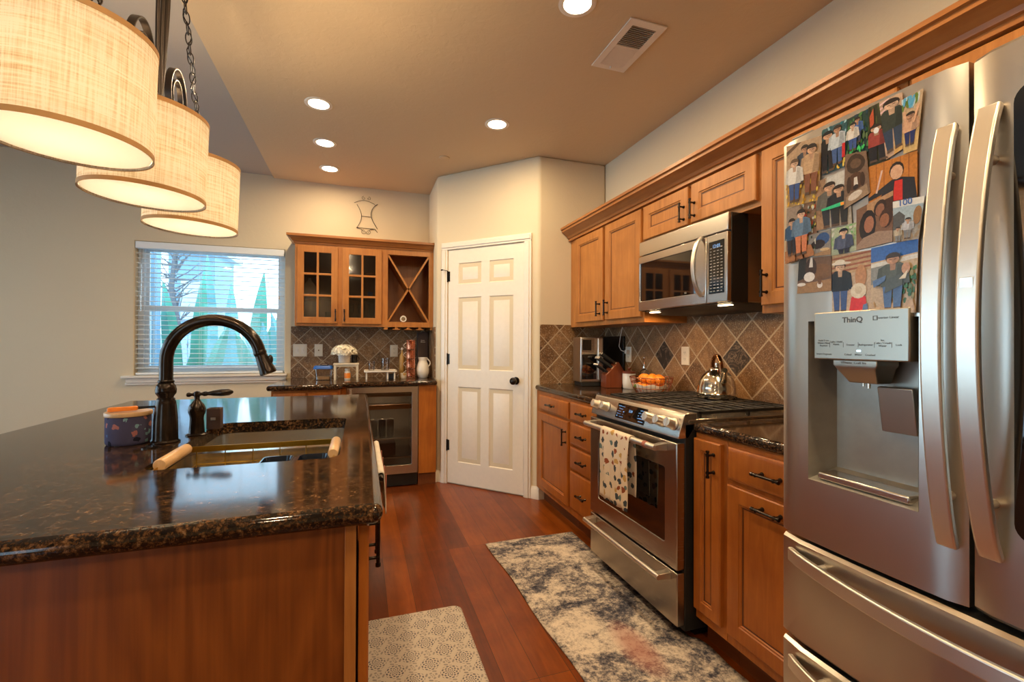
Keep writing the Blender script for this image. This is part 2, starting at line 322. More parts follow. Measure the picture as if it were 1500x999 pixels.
# ------------------------------------------------------------------ mesh helpers
def frame(o, u, v=(0, 0, 1)):
    u = Vector(u).normalized(); v = Vector(v).normalized(); n_ = u.cross(v)
    m = Matrix((u, v, n_)).transposed().to_4x4(); m.translation = Vector(o); return m
FR = lambda x: frame((x, 0, 0), (0, -1, 0))        # right wall: u = -Y, n = -X
FB = lambda y: frame((0, y, 0), (1, 0, 0))         # back wall:  u = +X, n = -Y
FI = lambda x: frame((x, 0, 0), (0, 1, 0))         # island aisle side: u = +Y, n = +X
FT = lambda z: frame((0, 0, z), (1, 0, 0), (0, 1, 0))  # plan view: u = X, v = Y, n = Z
I4 = Matrix.Identity(4)
class MB:
    def __init__(s, fr=None): s.b = bmesh.new(); s.m = fr or I4; s.flat = False
    def v(s, p): return s.b.verts.new(s.m @ Vector(p))
    def f(s, vs):
        try: return s.b.faces.new(vs)
        except ValueError: return None
    def box(s, a, c):
        x0, y0, z0 = (min(p, q) for p, q in zip(a, c)); x1, y1, z1 = (max(p, q) for p, q in zip(a, c))
        V = [s.v(p) for p in ((x0,y0,z0),(x1,y0,z0),(x1,y1,z0),(x0,y1,z0),(x0,y0,z1),(x1,y0,z1),(x1,y1,z1),(x0,y1,z1))]
        for q in ((3,2,1,0),(4,5,6,7),(0,1,5,4),(1,2,6,5),(2,3,7,6),(3,0,4,7)): s.f([V[i] for i in q])
        return s
    def loft(s, rings, cap0=True, cap1=True, closed=True):
        L = [[s.v(p) for p in r] for r in rings]
        for a, c in zip(L, L[1:]):
            n_ = len(a)
            for i in range(n_ if closed else n_-1):
                j = (i+1) % n_; s.f([a[i], a[j], c[j], c[i]])
        if cap0: s.f(list(reversed(L[0])))
        if cap1: s.f(L[-1])
        return s
    def lathe(s, prof, c=(0, 0, 0), axis=(0, 0, 1), n=28, cap0=True, cap1=True, oval=1.0):
        ax = Vector(axis).normalized(); t = Vector((1, 0, 0)) if abs(ax.x) < .9 else Vector((0, 1, 0))
        e1 = ax.cross(t).normalized(); e2 = ax.cross(e1)
        rings = []
        for r, h in prof:
            r = max(r, 1e-5); rings.append([Vector(c) + ax*h + e1*(r*math.cos(2*PI*i/n)) + e2*(r*oval*math.sin(2*PI*i/n)) for i in range(n)])
        return s.loft(rings, cap0, cap1)
    def cyl(s, a, c, r, r2=None, n=16):
        a = Vector(a); c = Vector(c); d = c-a
        return s.lathe([(r, 0), (r if r2 is None else r2, d.length)], a, d, n)
    def tube(s, pts, r, n=10, closed=False, flat=1.0, up=None):
        P = [Vector(p) for p in pts]; N = len(P); rings = []
        prev = None
        for i, p in enumerate(P):
            if closed: d = P[(i+1) % N]-P[i-1]
            else: d = (P[min(i+1, N-1)]-P[max(i-1, 0)])
            d.normalize()
            if up is not None: e1 = Vector(up)
            elif prev is None: e1 = Vector((0, 0, 1)) if abs(d.z) < .9 else Vector((1, 0, 0))
            else: e1 = prev
            e1 = (e1 - d*e1.dot(d)).normalized(); e2 = d.cross(e1); prev = e1
            rr = r[i] if isinstance(r, (list, tuple)) else r
            rings.append([p + e1*(rr*math.cos(2*PI*k/n)) + e2*(rr*flat*math.sin(2*PI*k/n)) for k in range(n)])
        if closed: rings.append(rings[0]); return s.loft(rings, False, False)
        return s.loft(rings)
    def bar(s, pts, w_, t, wdir):      # flat bar along pts, width along wdir, thickness across
        P = [Vector(p) for p in pts]; W = Vector(wdir).normalized(); rings = []
        for i, p in enumerate(P):
            d = (P[min(i+1, len(P)-1)]-P[max(i-1, 0)]).normalized(); e = d.cross(W).normalized()
            rings.append([p + W*(w_/2)*a + e*(t/2)*c for a, c in ((-1, -1), (1, -1), (1, 1), (-1, 1))])
        return s.loft(rings)
    def prism(s, outer, z0, z1, holes=(), ):
        loops = [outer]+list(holes)
        flat = [[Vector((p[0], p[1], 0)) for p in l] for l in loops]
        tri = tessellate_polygon(flat); allp = [p for l in loops for p in l]
        lo = [s.v((p[0], p[1], z0)) for p in allp]; hi = [s.v((p[0], p[1], z1)) for p in allp]
        for t in tri:
            s.f([hi[i] for i in t]); s.f([lo[i] for i in reversed(t)])
        k = 0
        for l in loops:
            n_ = len(l)
            for i in range(n_):
                j = (i+1) % n_; s.f([lo[k+i], lo[k+j], hi[k+j], hi[k+i]])
            k += n_
        return s
    def slab(s, outer, z0, z1, r, holes=(), hr=.004):
        # bullnosed worktop, outer edges rolled with radius r
        def ring(d, z): return [(p[0], p[1], z) for p in inset(outer, d)]
        h = (z1-z0)/2; rings = []; s.flat = True
        K = 7
        for k in range(K+1):
            a = -PI/2 + PI*k/K; rings.append(ring(r*(1-math.cos(a)), (z0+z1)/2 + h*math.sin(a)))
        L = [[s.v(p) for p in rg] for rg in rings]
        for a, c in zip(L, L[1:]):
            for i in range(len(a)):
                j = (i+1) % len(a); s.f([a[i], a[j], c[j], c[i]])
        for top, z in ((True, z1), (False, z0)):
            lp = L[-1] if top else L[0]
            hv = [[s.v((p[0], p[1], z)) for p in hl] for hl in holes]
            allv = lp + [x for l in hv for x in l]
            loops = [[Vector((p[0], p[1], 0)) for p in inset(outer, r)]] + [[Vector((p[0], p[1], 0)) for p in hl] for hl in holes]
            for t in tessellate_polygon(loops): s.f([allv[i] for i in t])
            if top: HT = hv
            else:
                for a, c in zip(hv, HT):
                    for i in range(len(a)):
                        j = (i+1) % len(a); s.f([a[i], a[j], c[j], c[i]])
        return s
    def rects(s, rings, cap0=True):    # nested rectangles (u0,v0,u1,v1,n): door fronts with mouldings
        return s.loft([[(a, b_, n_), (c, b_, n_), (c, d, n_), (a, d, n_)] for a, b_, c, d, n_ in rings], cap0, True)
    def ball(s, c, r, sq=(1, 1, 1), n=16):
        prof = [(r*math.sin(PI*i/10), -r*math.cos(PI*i/10)) for i in range(11)]
        k = len(s.b.verts); s.lathe(prof, (0, 0, 0), (0, 0, 1), n)
        s.b.verts.ensure_lookup_table(); mi = s.m.inverted()
        for vt in s.b.verts[k:]:
            p = mi @ vt.co; vt.co = s.m @ Vector((c[0]+p.x*sq[0], c[1]+p.y*sq[1], c[2]+p.z*sq[2]))
        return s
    def build(s, name, mat, parent=None, bevel=0, smooth=40, seg=2, weld=False, extra=None):
        bm = s.b
        bmesh.ops.remove_doubles(bm, verts=bm.verts, dist=1e-6) if weld else None
        bmesh.ops.recalc_face_normals(bm, faces=bm.faces)
        me = bpy.data.meshes.new(name); bm.to_mesh(me); bm.free()
        me.materials.append(mat)
        for p in me.polygons: p.use_smooth = True
        me.set_sharp_from_angle(angle=R(smooth))
        if s.flat:
            for p in me.polygons:
                if abs(p.normal.z) > .9995: p.use_smooth = False
        o = bpy.data.objects.new(name, me); COL.objects.link(o)
        if bevel:
            md = o.modifiers.new('bevel', 'BEVEL'); md.width = bevel; md.segments = seg; md.limit_method = 'ANGLE'; md.angle_limit = R(35)
            md.harden_normals = False
        if parent is not None: attach(o, parent)
        return o
def attach(o, parent):
    o.parent = parent
    if parent.type == 'EMPTY': o.matrix_parent_inverse = Matrix.Translation(-parent.location)
    return o
def inset(poly, d):
    n_ = len(poly); out = []
    area = sum(poly[i][0]*poly[(i+1) % n_][1]-poly[(i+1) % n_][0]*poly[i][1] for i in range(n_))
    sg = 1 if area > 0 else -1
    for i in range(n_):
        a = Vector(poly[i-1]); b_ = Vector(poly[i]); c = Vector(poly[(i+1) % n_])
        d1 = (b_-a).normalized(); d2 = (c-b_).normalized()
        n1 = Vector((-d1.y, d1.x))*sg; n2 = Vector((-d2.y, d2.x))*sg
        k = n1+n2; k = k/max(k.length_squared, .2)*2
        out.append((b_.x+k.x*d, b_.y+k.y*d))
    return out
def rrect(x0, y0, x1, y1, r, n=6):
    out = []
    for cx, cy, a0 in ((x1-r, y0+r, -90), (x1-r, y1-r, 0), (x0+r, y1-r, 90), (x0+r, y0+r, 180)):
        for k in range(n+1):
            a = R(a0+90*k/n); out.append((cx+r*math.cos(a), cy+r*math.sin(a)))
    return out
def props(o, label, cat, group=None):
    o['label'] = label; o['category'] = cat
    if group: o['group'] = group
    return o
def thing(name, label, cat, loc, group=None):
    o = bpy.data.objects.new(name, None); o.location = loc; o.empty_display_size = .05; COL.objects.link(o)
    return props(o, label, cat, group)
def struct(o): o['kind'] = 'structure'; return o
def dup(root, loc, label, group=None):
    r = root.copy(); COL.objects.link(r); r.location = loc; r['label'] = label
    if group: r['group'] = group
    for ch in [c for c in bpy.data.objects if c.parent == root]:
        c = ch.copy(); COL.objects.link(c); c.parent = r; c.matrix_parent_inverse = ch.matrix_parent_inverse.copy()
        for g in [d for d in bpy.data.objects if d.parent == ch]:
            d = g.copy(); COL.objects.link(d); d.parent = c; d.matrix_parent_inverse = g.matrix_parent_inverse.copy()
    return r
def lettering(s, size, fr, u, v, n_, mat, parent, name='lettering', shear=0, bold=0, align='CENTER'):
    c = bpy.data.curves.new('t', 'FONT'); c.body = s; c.size = size; c.align_x = align; c.align_y = 'CENTER'; c.extrude = .0002; c.shear = shear; c.offset = bold
    t = bpy.data.objects.new('t', c); COL.objects.link(t)
    me = bpy.data.meshes.new_from_object(t); bpy.data.objects.remove(t)
    me.transform(fr @ Matrix.Translation((u, v, n_))); me.name = name
    me.materials.clear(); me.materials.append(mat)
    o = bpy.data.objects.new(name, me); COL.objects.link(o); attach(o, parent); return o
def lamp(kind, loc, energy, col, parent, size=.1, name='light_source', rot=None, **kw):
    l = bpy.data.lights.new(name, kind); l.energy = energy; l.color = col
    if kind == 'AREA': l.shape = 'DISK'; l.size = size
    else: l.shadow_soft_size = size
    for k, v in kw.items(): setattr(l, k, v)
    o = bpy.data.objects.new(name, l); COL.objects.link(o); o.location = loc
    if rot: o.rotation_euler = rot
    attach(o, parent); return o

# ------------------------------------------------------------------ the room
H = 2.743
YP, XW, YB = 3.38, 1.95, 4.64
PA, PB_ = Vector((.65, 4.11, 0)), Vector((1.35, 3.38, 0))
struct(MB().box((-4.3, -3.1, -.06), (2.1, 4.80, 0)).build('floor', M['floor']))
struct(MB().box((-.76, -3.1, H), (2.1, 4.80, H+.1)).build('ceiling', M['ceil']))
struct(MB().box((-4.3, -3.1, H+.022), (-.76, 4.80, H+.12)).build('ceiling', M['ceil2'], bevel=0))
WX0, WX1, WZ0, WZ1 = -1.81, -.665, .955, 2.095
struct(MB(FB(YB)).prism([(-4.3, 0), (.8, 0), (.8, H+.05), (-4.3, H+.05)], -.15, 0, [[(WX0, WZ0), (WX1, WZ0), (WX1, WZ1), (WX0, WZ1)]]).build('wall_back', M['wall'], bevel=.006))
struct(MB().box((XW, -3.1, 0), (XW+.12, YP+.1, H)).build('wall_right', M['wall']))
struct(MB().prism([(XW, YP), (1.35, YP), (.65, 4.11), (.65, YB), (XW, YB)][::-1], 0, H).build('wall_pantry', M['wall'], bevel=.018, seg=3))
FWs = [(-3.6, -2.3)]
struct(MB(frame((0, -3.1, 0), (1, 0, 0))).prism([(-4.3, 0), (2.1, 0), (2.1, H+.05), (-4.3, H+.05)], 0, .12, [[(a, .5), (c, .5), (c, 2.2), (a, 2.2)] for a, c in FWs]).build('wall_front', M['wall']))
for i, (a, c) in enumerate(FWs):
    t = struct(thing('window_%d' % (i+2), 'x', 'x', ((a+c)/2, -3.15, .5)))
    for k in ('label', 'category'): del t[k]
    f_ = MB(frame((0, -3.15, 0), (1, 0, 0)))
    f_.prism([(a, .5), (c, .5), (c, 2.2), (a, 2.2)], -.03, .03, [[(a+.05, .55), (c-.05, .55), (c-.05, 1.32), (a+.05, 1.32)], [(a+.05, 1.38), (c-.05, 1.38), (c-.05, 2.15), (a+.05, 2.15)]]); f_.build('window_frame', M['vinyl'], t)
    MB(frame((0, -3.15, 0), (1, 0, 0))).box((a+.04, .54, -.003), (c-.04, 2.16, .003)).build('pane', M['pane'], t)
# left wall with a wide glazed opening letting the daylight in
LY0, LY1, LZ1 = .5, 4.2, 2.35
struct(MB(frame((-4.2, 0, 0), (0, 1, 0))).prism([(-3.1, 0), (4.8, 0), (4.8, H+.05), (-3.1, H+.05)], -.12, 0, [[(LY0, .04), (LY1, .04), (LY1, LZ1), (LY0, LZ1)]]).build('wall_left', M['wall']))
wd = struct(thing('door_2', 'x', 'x', (-4.26, 2.0, .04)))
for k in ('label', 'category'): del wd[k]
fr = MB()
fr.box((-4.29, LY0, .04), (-4.23, LY0+.06, LZ1)).box((-4.29, LY1-.06, .04), (-4.23, LY1, LZ1)).box((-4.29, 1.97, .04), (-4.23, 2.03, LZ1))
fr.box((-4.29, LY0, .04), (-4.23, LY1, .10)).box((-4.29, LY0, LZ1-.06), (-4.23, LY1, LZ1)); fr.build('door_frame', M['vinyl'], wd)
MB().box((-4.262, LY0+.05, .09), (-4.258, LY1-.05, LZ1-.05)).build('pane', M['pane'], wd)

# window in the back wall
wn = struct(thing('window_1', 'x', 'x', ((WX0+WX1)/2, YB+.09, WZ0)))
for k in ('label', 'category'): del wn[k]
f1 = MB(FB(YB+.10))
def ring_frame(mb, u0, v0, u1, v1, wd_, n0, n1):
    mb.prism([(u0, v0), (u1, v0), (u1, v1), (u0, v1)], n0, n1, [[(u0+wd_, v0+wd_), (u1-wd_, v0+wd_), (u1-wd_, v1-wd_), (u0+wd_, v1-wd_)]])
ring_frame(f1, WX0, WZ0, WX1, WZ1, .045, -.03, .035); f1.build('window_frame', M['vinyl'], wn, bevel=.003)
f2 = MB(FB(YB+.10)); ring_frame(f2, WX0+.04, WZ0+.04, WX1-.04, 1.555, .038, -.02, .022); f2.build('lower_sash', M['vinyl'], wn, bevel=.003)
f3 = MB(FB(YB+.115)); ring_frame(f3, WX0+.04, 1.515, WX1-.04, WZ1-.04, .03, -.01, .012); f3.build('upper_sash', M['vinyl'], wn, bevel=.003)
MB(FB(YB+.10)).box((WX0+.07, WZ0+.07, -.004), (WX1-.07, 1.53, 0)).build('pane', M['pane'], wn)
MB(FB(YB+.115)).box((WX0+.06, 1.54, -.004), (WX1-.06, WZ1-.06, 0)).build('pane', M['pane'], wn)
sl = MB(); sl.box((WX0-.07, YB-.055, .935), (WX1+.03, YB+.06, .957)); sl.box((WX0-.045, YB-.03, .895), (WX1+.02, YB, .935)); sl.box((WX0-.055, YB-.018, .875), (WX1+.02, YB, .895))
struct(sl.build('trim_1', M['white'], bevel=.006))

# blind
bl = thing('window_blind', 'white two-inch slatted blind hanging open in the window', 'blind', ((WX0+WX1)/2, YB+.03, WZ1))
MB().box((WX0+.006, YB-.005, WZ1-.062), (WX1-.006, YB+.045, WZ1-.004)).build('headrail', M['blind'], bl, bevel=.004)
sm = MB(); ns = 25; top, bot = WZ1-.10, WZ0+.035
for i in range(ns):
    z = bot + .028 + (top-bot-.03)*i/(ns-1); t = .0035
    if i > ns-4: t = .0035
    rr = [[(x, YB+.004+.044*k/4, z+.0028*math.sin(PI*k/4)) for k in range(5)] + [(x, YB+.004+.044*k/4, z-.0022+.0028*math.sin(PI*k/4)) for k in range(4, -1, -1)] for x in (WX0+.012, WX1-.012)]
    sm.loft(rr)
sm.build('slats', M['blind'], bl)
MB().box((WX0+.012, YB+.002, WZ0+.006), (WX1-.012, YB+.05, WZ0+.024)).build('bottom_rail', M['blind'], bl, bevel=.003)
lc = MB()
for x in (WX0+.14, (WX0+WX1)/2-.10, (WX0+WX1)/2+.22, WX1-.14):
    for y in (YB+.003, YB+.048): lc.cyl((x, y, WZ0+.02), (x, y, WZ1-.05), .0010, n=6)
lc.build('ladder_cord', M['blind'], bl)
wdm = MB(); wdm.cyl((WX0+.055, YB-.010, WZ1-.07), (WX0+.05, YB-.012, 1.50), .004, n=8); wdm.build('tilt_wand', M['clear'], bl)
pc = MB(); pc.cyl((WX1-.045, YB-.010, WZ1-.06), (WX1-.045, YB-.010, 1.66), .0012, n=6); pc.lathe([(.003, .03), (.007, .012), (.008, 0)], (WX1-.045, YB-.010, 1.635), n=12); pc.build('pull_cord', M['wick'], bl)

# garden outside
struct(MB().box((-9, 4.95, -.12), (5, 14, -.02)).build('ground', M['ground']))
fc = thing('garden_fence', 'pale weathered board fence standing outside behind the plants', 'fence', (-2, 8.6, -.02))
fm = MB()
for i in range(46): fm.box((-7+i*.19, 8.6, -.02), (-7+i*.19+.17, 8.625, 1.35+.02*math.sin(i*3.1)))
fm.build('boards', M['fence'], fc)
rm = MB(); rm.box((-7, 8.63, .25), (1.8, 8.67, .34)).box((-7, 8.63, 1.15), (1.8, 8.67, 1.24)).build('rails', M['fence'], fc)
po = thing('porch_post', 'pale blue square porch post outside the window at left', 'post', (-2.33, 6.0, -.02))
MB().box((-2.62, 5.9, -.02), (-2.26, 6.2, 3.2)).build('column', M['siding'], po, bevel=.01)
MB().box((-2.26, 5.95, -.02), (-2.13, 6.1, 3.2)).build('corner_board', M['siding2'], po, bevel=.005)
sh = thing('neighbour_house', 'pale slate-grey house wall seen beyond the garden fence', 'house', (-3.3, 11.0, -.02))
MB().box((-3.72, 11.0, -.02), (-2.90, 12.5, 3.1)).build('wall', M['siding2'], sh)
MB().box((-3.85, 10.8, 3.1), (-2.75, 12.7, 3.22)).build('roof', M['fence'], sh)
MB().box((-3.5, 10.98, 1.7), (-3.1, 11.0, 2.5)).build('window', M['siding'], sh)
def leaf_plant(name, label, base, leaves, mat, group):
    t = thing(name, label, 'plant', base, group)
    for (dx, dy, h, lean, wdt) in leaves:
        mb = MB(); L_, Rr = [], []
        rings = []
        for k in range(11):
            q = k/10; x = base[0]+dx+lean*q*q; z = base[2]+h*q; y = base[1]+dy-.1*q
            ww = .95*wdt*(max(.04, (1-((q-.62)/.62)**2 if q < .62 else 1-((q-.62)/.38)**2)))
            rings.append([(x-ww, y+.02, z), (x, y-.015, z-.004), (x+ww, y+.02, z), (x, y-.010, z-.004)])
        mb.loft(rings); mb.build('leaf', mat, t)
    MB().cyl((base[0], base[1], base[2]), (base[0], base[1], base[2]+.5), .05, .04).build('stem', M['bark'], t)
random.seed(3)
G = 'broad-leaved plants outside the window'
leaf_plant('bird_of_paradise', 'broad green leaves outside the window, leftmost clump', (-1.98, 6.3, -.02), [(-.05, 0, 1.95, -.12, .10), (.12, .05, 2.1, .10, .09), (.0, .1, 1.4, .2, .09), (-.15, .1, 1.2, -.2, .08), (.2, 0, 1.5, .3, .09)], M['leaf'], G)
leaf_plant('bird_of_paradise', 'tall upright blue-green leaves outside the middle of the window', (-1.50, 6.6, -.02), [(-.25, 0, 2.35, -.05, .08), (-.05, .05, 2.0, .0, .10), (.15, .0, 1.7, .16, .09), (.0, .1, 1.3, .25, .10), (.1, .1, 1.3, -.3, .1)], M['leafb'], G)
leaf_plant('bird_of_paradise', 'fanned green leaves outside the window at right of the middle', (-1.12, 6.2, -.02), [(-.1, 0, 2.1, .12, .10), (.05, .05, 2.05, .26, .07), (.12, 0, 1.75, .42, .08), (-.05, .1, 1.4, -.25, .10), (.0, .1, 1.5, .1, .13), (.15, .02, 1.6, .2, .09)], M['leaf'], G)
leaf_plant('bird_of_paradise', 'arching blue-green leaves outside the right edge of the window', (-.78, 5.9, -.02), [(-.1, 0, 1.85, .30, .07), (.0, .05, 1.6, -.2, .11), (.1, 0, 1.5, .25, .12), (-.05, .08, 1.3, -.42, .10), (.1, .1, 1.55, .1, .10), (-.2, .1, 1.5, -.1, .1)], M['leafb'], G)
hd = MB()
for i in range(900):
    x = random.uniform(-3.1, .2); y = random.uniform(5.25, 5.55); a = random.uniform(-.25, .25); h = random.uniform(.5, 1.05)
    p = Vector((x, y, 0)); q = p+Vector((a, random.uniform(-.1, .1), h)); s_ = Vector((.012, 0, 0))
    vs = [hd.v(p-s_), hd.v(p+s_), hd.v(q)]; hd.f(vs)
hg = hd.build('grass_clump', M['hedge']); hg['kind'] = 'stuff'; props(hg, 'strappy grass growing low below the window outside', 'grass')
tr = thing('bare_tree', 'bare twiggy tree against the sky outside the window', 'tree', (-3.1, 9.6, -.02))
tm = MB(); tm.tube([(-3.1, 9.6, 0), (-3.05, 9.6, 1.2), (-3.2, 9.6, 2.2), (-3.1, 9.6, 3.4)], [.07, .06, .045, .02]); tm.build('trunk', M['twig'], tr)
bm_ = MB()
for i in range(60):
    z = random.uniform(1.2, 3.2); a = random.uniform(-.9, .6); p = Vector((-3.12, 9.6, z)); q = p+Vector((a*.85, 0, random.uniform(.05, .5))); mid = (p+q)/2+Vector((0, 0, random.uniform(-.1, .15)))
    bm_.tube([p, mid, q], [.014, .009, .004], 5)
bm_.build('branches', M['twig'], tr)

# baseboards
def baseboard(name, a, c, nrm):
    a = Vector(a); c = Vector(c); u = (c-a); L_ = u.length; f_ = frame(a, u)
    mb = MB(f_); s_ = 1 if (f_.to_3x3() @ Vector((0, 0, 1))).dot(Vector(nrm)) > 0 else -1
    prof = [(0, 0), (0, .014*s_), (.078, .014*s_), (.086, .009*s_), (.10, .004*s_), (.10, 0)]
    mb.loft([[(x, v_, n_) for v_, n_ in prof] for x in (0, L_)]); return struct(mb.build(name, M['white']))
dn = Vector((-.73, -.70, 0)).normalized(); du = Vector((.70, -.73, 0)).normalized()
baseboard('baseboard_left', (-4.2, YB, 0), (-.70, YB, 0), (0, -1, 0))
baseboard('baseboard_pantry', PA-du*.012, PA+du*.09, dn)
baseboard('baseboard_pantry', PA+du*.925, PB_+du*.012, dn)
baseboard('baseboard_right', (1.35, YP, 0), (1.42, YP, 0), (0, -1, 0))
bbm = MB(); bbm.box((.636, 4.06, 0), (.65, 4.125, .10)); struct(bbm.build('baseboard_back', M['white'], bevel=.003))

# pantry door on the 45-degree wall
FD = frame(PA, du)
dr = struct(thing('door_1', 'x', 'x', PA+du*.506))
for k in ('label', 'category'): del dr[k]
mb = MB(FD)
for (u0, u1) in ((.062, .127), (.885, .950)): mb.box((u0, 0, 0), (u1, 2.065, .018)); mb.box((u0+.010, 0, .018), (u1-.018, 2.065, .024))
mb.box((.062, 2.065, 0), (.950, 2.13, .018)).box((.072, 2.083, .018), (.940, 2.12, .024)); mb.build('casing', M['white'], dr, bevel=.004)
mb = MB(FD); U0, U1, V1 = .132, .880, 2.058
pan = []
for (a, c) in ((.24, .475), (.555, .785)):
    for (v0, v1) in ((.20, .86), (1.01, 1.64), (1.755, 1.94)): pan.append((a, v0, c, v1))
mb.prism([(U0, .012), (U1, .012), (U1, V1), (U0, V1)], -.03, .006, [[(a, b_), (c, b_), (c, d), (a, d)] for a, b_, c, d in pan])
for a, b_, c, d in pan: mb.rects([(a, b_, c, d, .006), (a+.012, b_+.012, c-.012, d-.012, -.006), (a+.022, b_+.022, c-.022, d-.022, -.006), (a+.045, b_+.045, c-.045, d-.045, .002)], False)
mb.build('door_slab', M['doorw'], dr)
kb = MB(FD); kb.lathe([(.031, 0), (.031, .006), (.012, .010), (.011, .028), (.022, .036), (.030, .048), (.029, .060), (.018, .068), (0, .070)], (.812, .935, .006), (0, 0, 1)); kb.build('door_knob', M['bronze'], dr)
for v_ in (.34, 1.10, 1.83):
    h_ = MB(FD); h_.cyl((.128, v_-.05, .012), (.128, v_+.05, .012), .007, n=10); h_.box((.132, v_-.045, .004), (.150, v_+.045, .0075))
    if v_ > 1.8: h_.cyl((.128, v_+.05, .014), (.105, v_+.055, .055), .003).cyl((.105, v_+.055, .055), (.085, v_+.055, .05), .006)
    h_.build('hinge', M['bronze'], dr)

# backsplashes (structure)
struct(MB(FR(XW)).prism([(-YP, .914), (-.9, .914), (-.9, 1.371), (-1.512, 1.371), (-1.512, 1.46), (-2.361, 1.46), (-2.361, 1.371), (-YP, 1.371)], 0, .010).build('trim_2', M['tile_r']))
struct(MB().box((1.358, YP-.010, .914), (XW-.01, YP, 1.392)).build('trim_3', M['tile_p']))
struct(MB().box((-.61, YB-.010, .914), (.65, YB, 1.388)).build('trim_4', M['tile_b']))
struct(MB().box((.640, 4.16, .914), (.65, YB-.010, 1.388)).build('trim_5', M['tile_s']))

# ------------------------------------------------------------------ cabinet builders
def pull(parent, fr, u, v, n0, L_=.11, vert=True):
    mb = MB(fr); d = (0, 1) if vert else (1, 0)
    a = (u-d[0]*L_/2, v-d[1]*L_/2, n0+.030); c = (u+d[0]*L_/2, v+d[1]*L_/2, n0+.030)
    mb.cyl(a, c, .0052, n=12)
    for s_ in (-.5, .5):
        e = (u+d[0]*L_*s_, v+d[1]*L_*s_, n0+.030); k = (.006 if s_ > 0 else -.006)
        mb.cyl((e[0]-d[0]*k*.3, e[1]-d[1]*k*.3, e[2]), (e[0]+d[0]*k, e[1]+d[1]*k, e[2]), .0072, n=12)
    for s_ in (-.36, .36):
        uu, vv = u+d[0]*L_*s_, v+d[1]*L_*s_
        mb.lathe([(.008, 0), (.0075, .004), (.0045, .008), (.0045, .026), (.0070, .027), (.0070, .034)], (uu, vv, n0), (0, 0, 1), 12)
    return mb.build('handle', M['bronze'], parent)
def door(parent, fr, u0, v0, u1, v1, n0=0, mat='wood', st=.055, name='door', label=None, handle=None, glassy=None):
    T = n0+.020; mb = MB(fr)
    if glassy:
        cx = (u0+u1)/2; xs = [(u0+st, cx-.009), (cx+.009, u1-st)]; hh = (v1-v0-2*st); hs = []
        for k in range(3):
            a = v0+st+hh*k/3; c = v0+st+hh*(k+1)/3; hs.append((a+(.009 if k else 0), c-(.009 if k < 2 else 0)))
        holes = [[(a, b_), (c, b_), (c, d), (a, d)] for a, c in xs for b_, d in hs]
        mb.prism([(u0, v0), (u1, v0), (u1, v1), (u0, v1)], n0, T, holes); d_ = mb.build(name, M[mat], parent, bevel=.003)
        MB(fr).box((u0+st-.004, v0+st-.004, n0+.004), (u1-st+.004, v1-st+.004, n0+.006)).build('glass', M['cabglass'], d_)
    else:
        s2 = st
        mb.rects([(u0, v0, u1, v1, n0), (u0, v0, u1, v1, T-.004), (u0+.004, v0+.004, u1-.004, v1-.004, T),
                  (u0+s2, v0+s2, u1-s2, v1-s2, T), (u0+s2+.003, v0+s2+.003, u1-s2-.003, v1-s2-.003, T-.004), (u0+s2+.008, v0+s2+.008, u1-s2-.008, v1-s2-.008, T-.0045),
                  (u0+s2+.012, v0+s2+.012, u1-s2-.012, v1-s2-.012, T-.010)])
        d_ = mb.build(name, M[mat], parent, smooth=20)
        g = MB(fr); k = s2+.0085; g.prism([(u0+k, v0+k), (u1-k, v0+k), (u1-k, v1-k), (u0+k, v1-k)], T-.0096, T-.0086, [[(u0+k+.008, v0+k+.008), (u1-k-.008, v0+k+.008), (u1-k-.008, v1-k-.008), (u0+k+.008, v1-k-.008)]]); g.build('glaze_line', M['wooddk'], d_)
    if handle: pull(d_, fr, handle[0], handle[1], T, handle[2] if len(handle) > 2 else .11, handle[3] if len(handle) > 3 else True)
    return d_
def drawer(parent, fr, u0, v0, u1, v1, n0=0, mat='base', hl=.10):
    T = n0+.020
    mb = MB(fr); mb.rects([(u0, v0, u1, v1, n0), (u0, v0, u1, v1, T-.008), (u0+.003, v0+.003, u1-.003, v1-.003, T-.004), (u0+.010, v0+.010, u1-.010, v1-.010, T-.001), (u0+.016, v0+.016, u1-.016, v1-.016, T)])
    d_ = mb.build('drawer', M[mat], parent, smooth=25)
    pull(d_, fr, (u0+u1)/2, (v0+v1)/2, T, hl, False); return d_

# upper cabinets on the right wall (u = -Y)
FU = FR(1.63)
def upper(name, label, y0, y1, z0, z1, doors, group=None):
    t = thing(name, label, 'cabinet', (1.79, (y0+y1)/2, z0), group)
    MB().box((1.63, y0, z0), (XW-.001, y1, z1)).build('body', M['wood'], t, bevel=.0015)
    for (a, c, za, zb, hd_) in doors: door(t, FU, -a, za, -c, zb, handle=hd_)
    return t
upper('wall_cabinet', 'two-door maple wall cabinet beside the pantry wall, left of the microwave', 2.362, YP-.002, 1.372, 2.10,
      [(3.262, 2.836, 1.405, 2.062, (-2.872, 1.488, .095)), (2.800, 2.378, 1.405, 2.062, (-2.764, 1.488, .095))])
upper('wall_cabinet', 'short maple wall cabinet above the microwave', 1.512, 2.360, 1.835, 2.10,
      [(2.350, 1.958, 1.862, 2.062, (-1.985, 1.928, .09)), (1.932, 1.528, 1.862, 2.062, (-1.905, 1.928, .09))])
upper('wall_cabinet', 'tall maple wall cabinet between the microwave and the refrigerator', .962, 1.510, 1.372, 2.10,
      [(1.500, .985, 1.405, 2.062, (-1.470, 1.495, .10))])
upper('wall_cabinet', 'maple cabinet above the refrigerator', .05, .960, 1.86, 2.10,
      [(.945, .515, 1.880, 2.062, None), (.495, .065, 1.880, 2.062, None)])
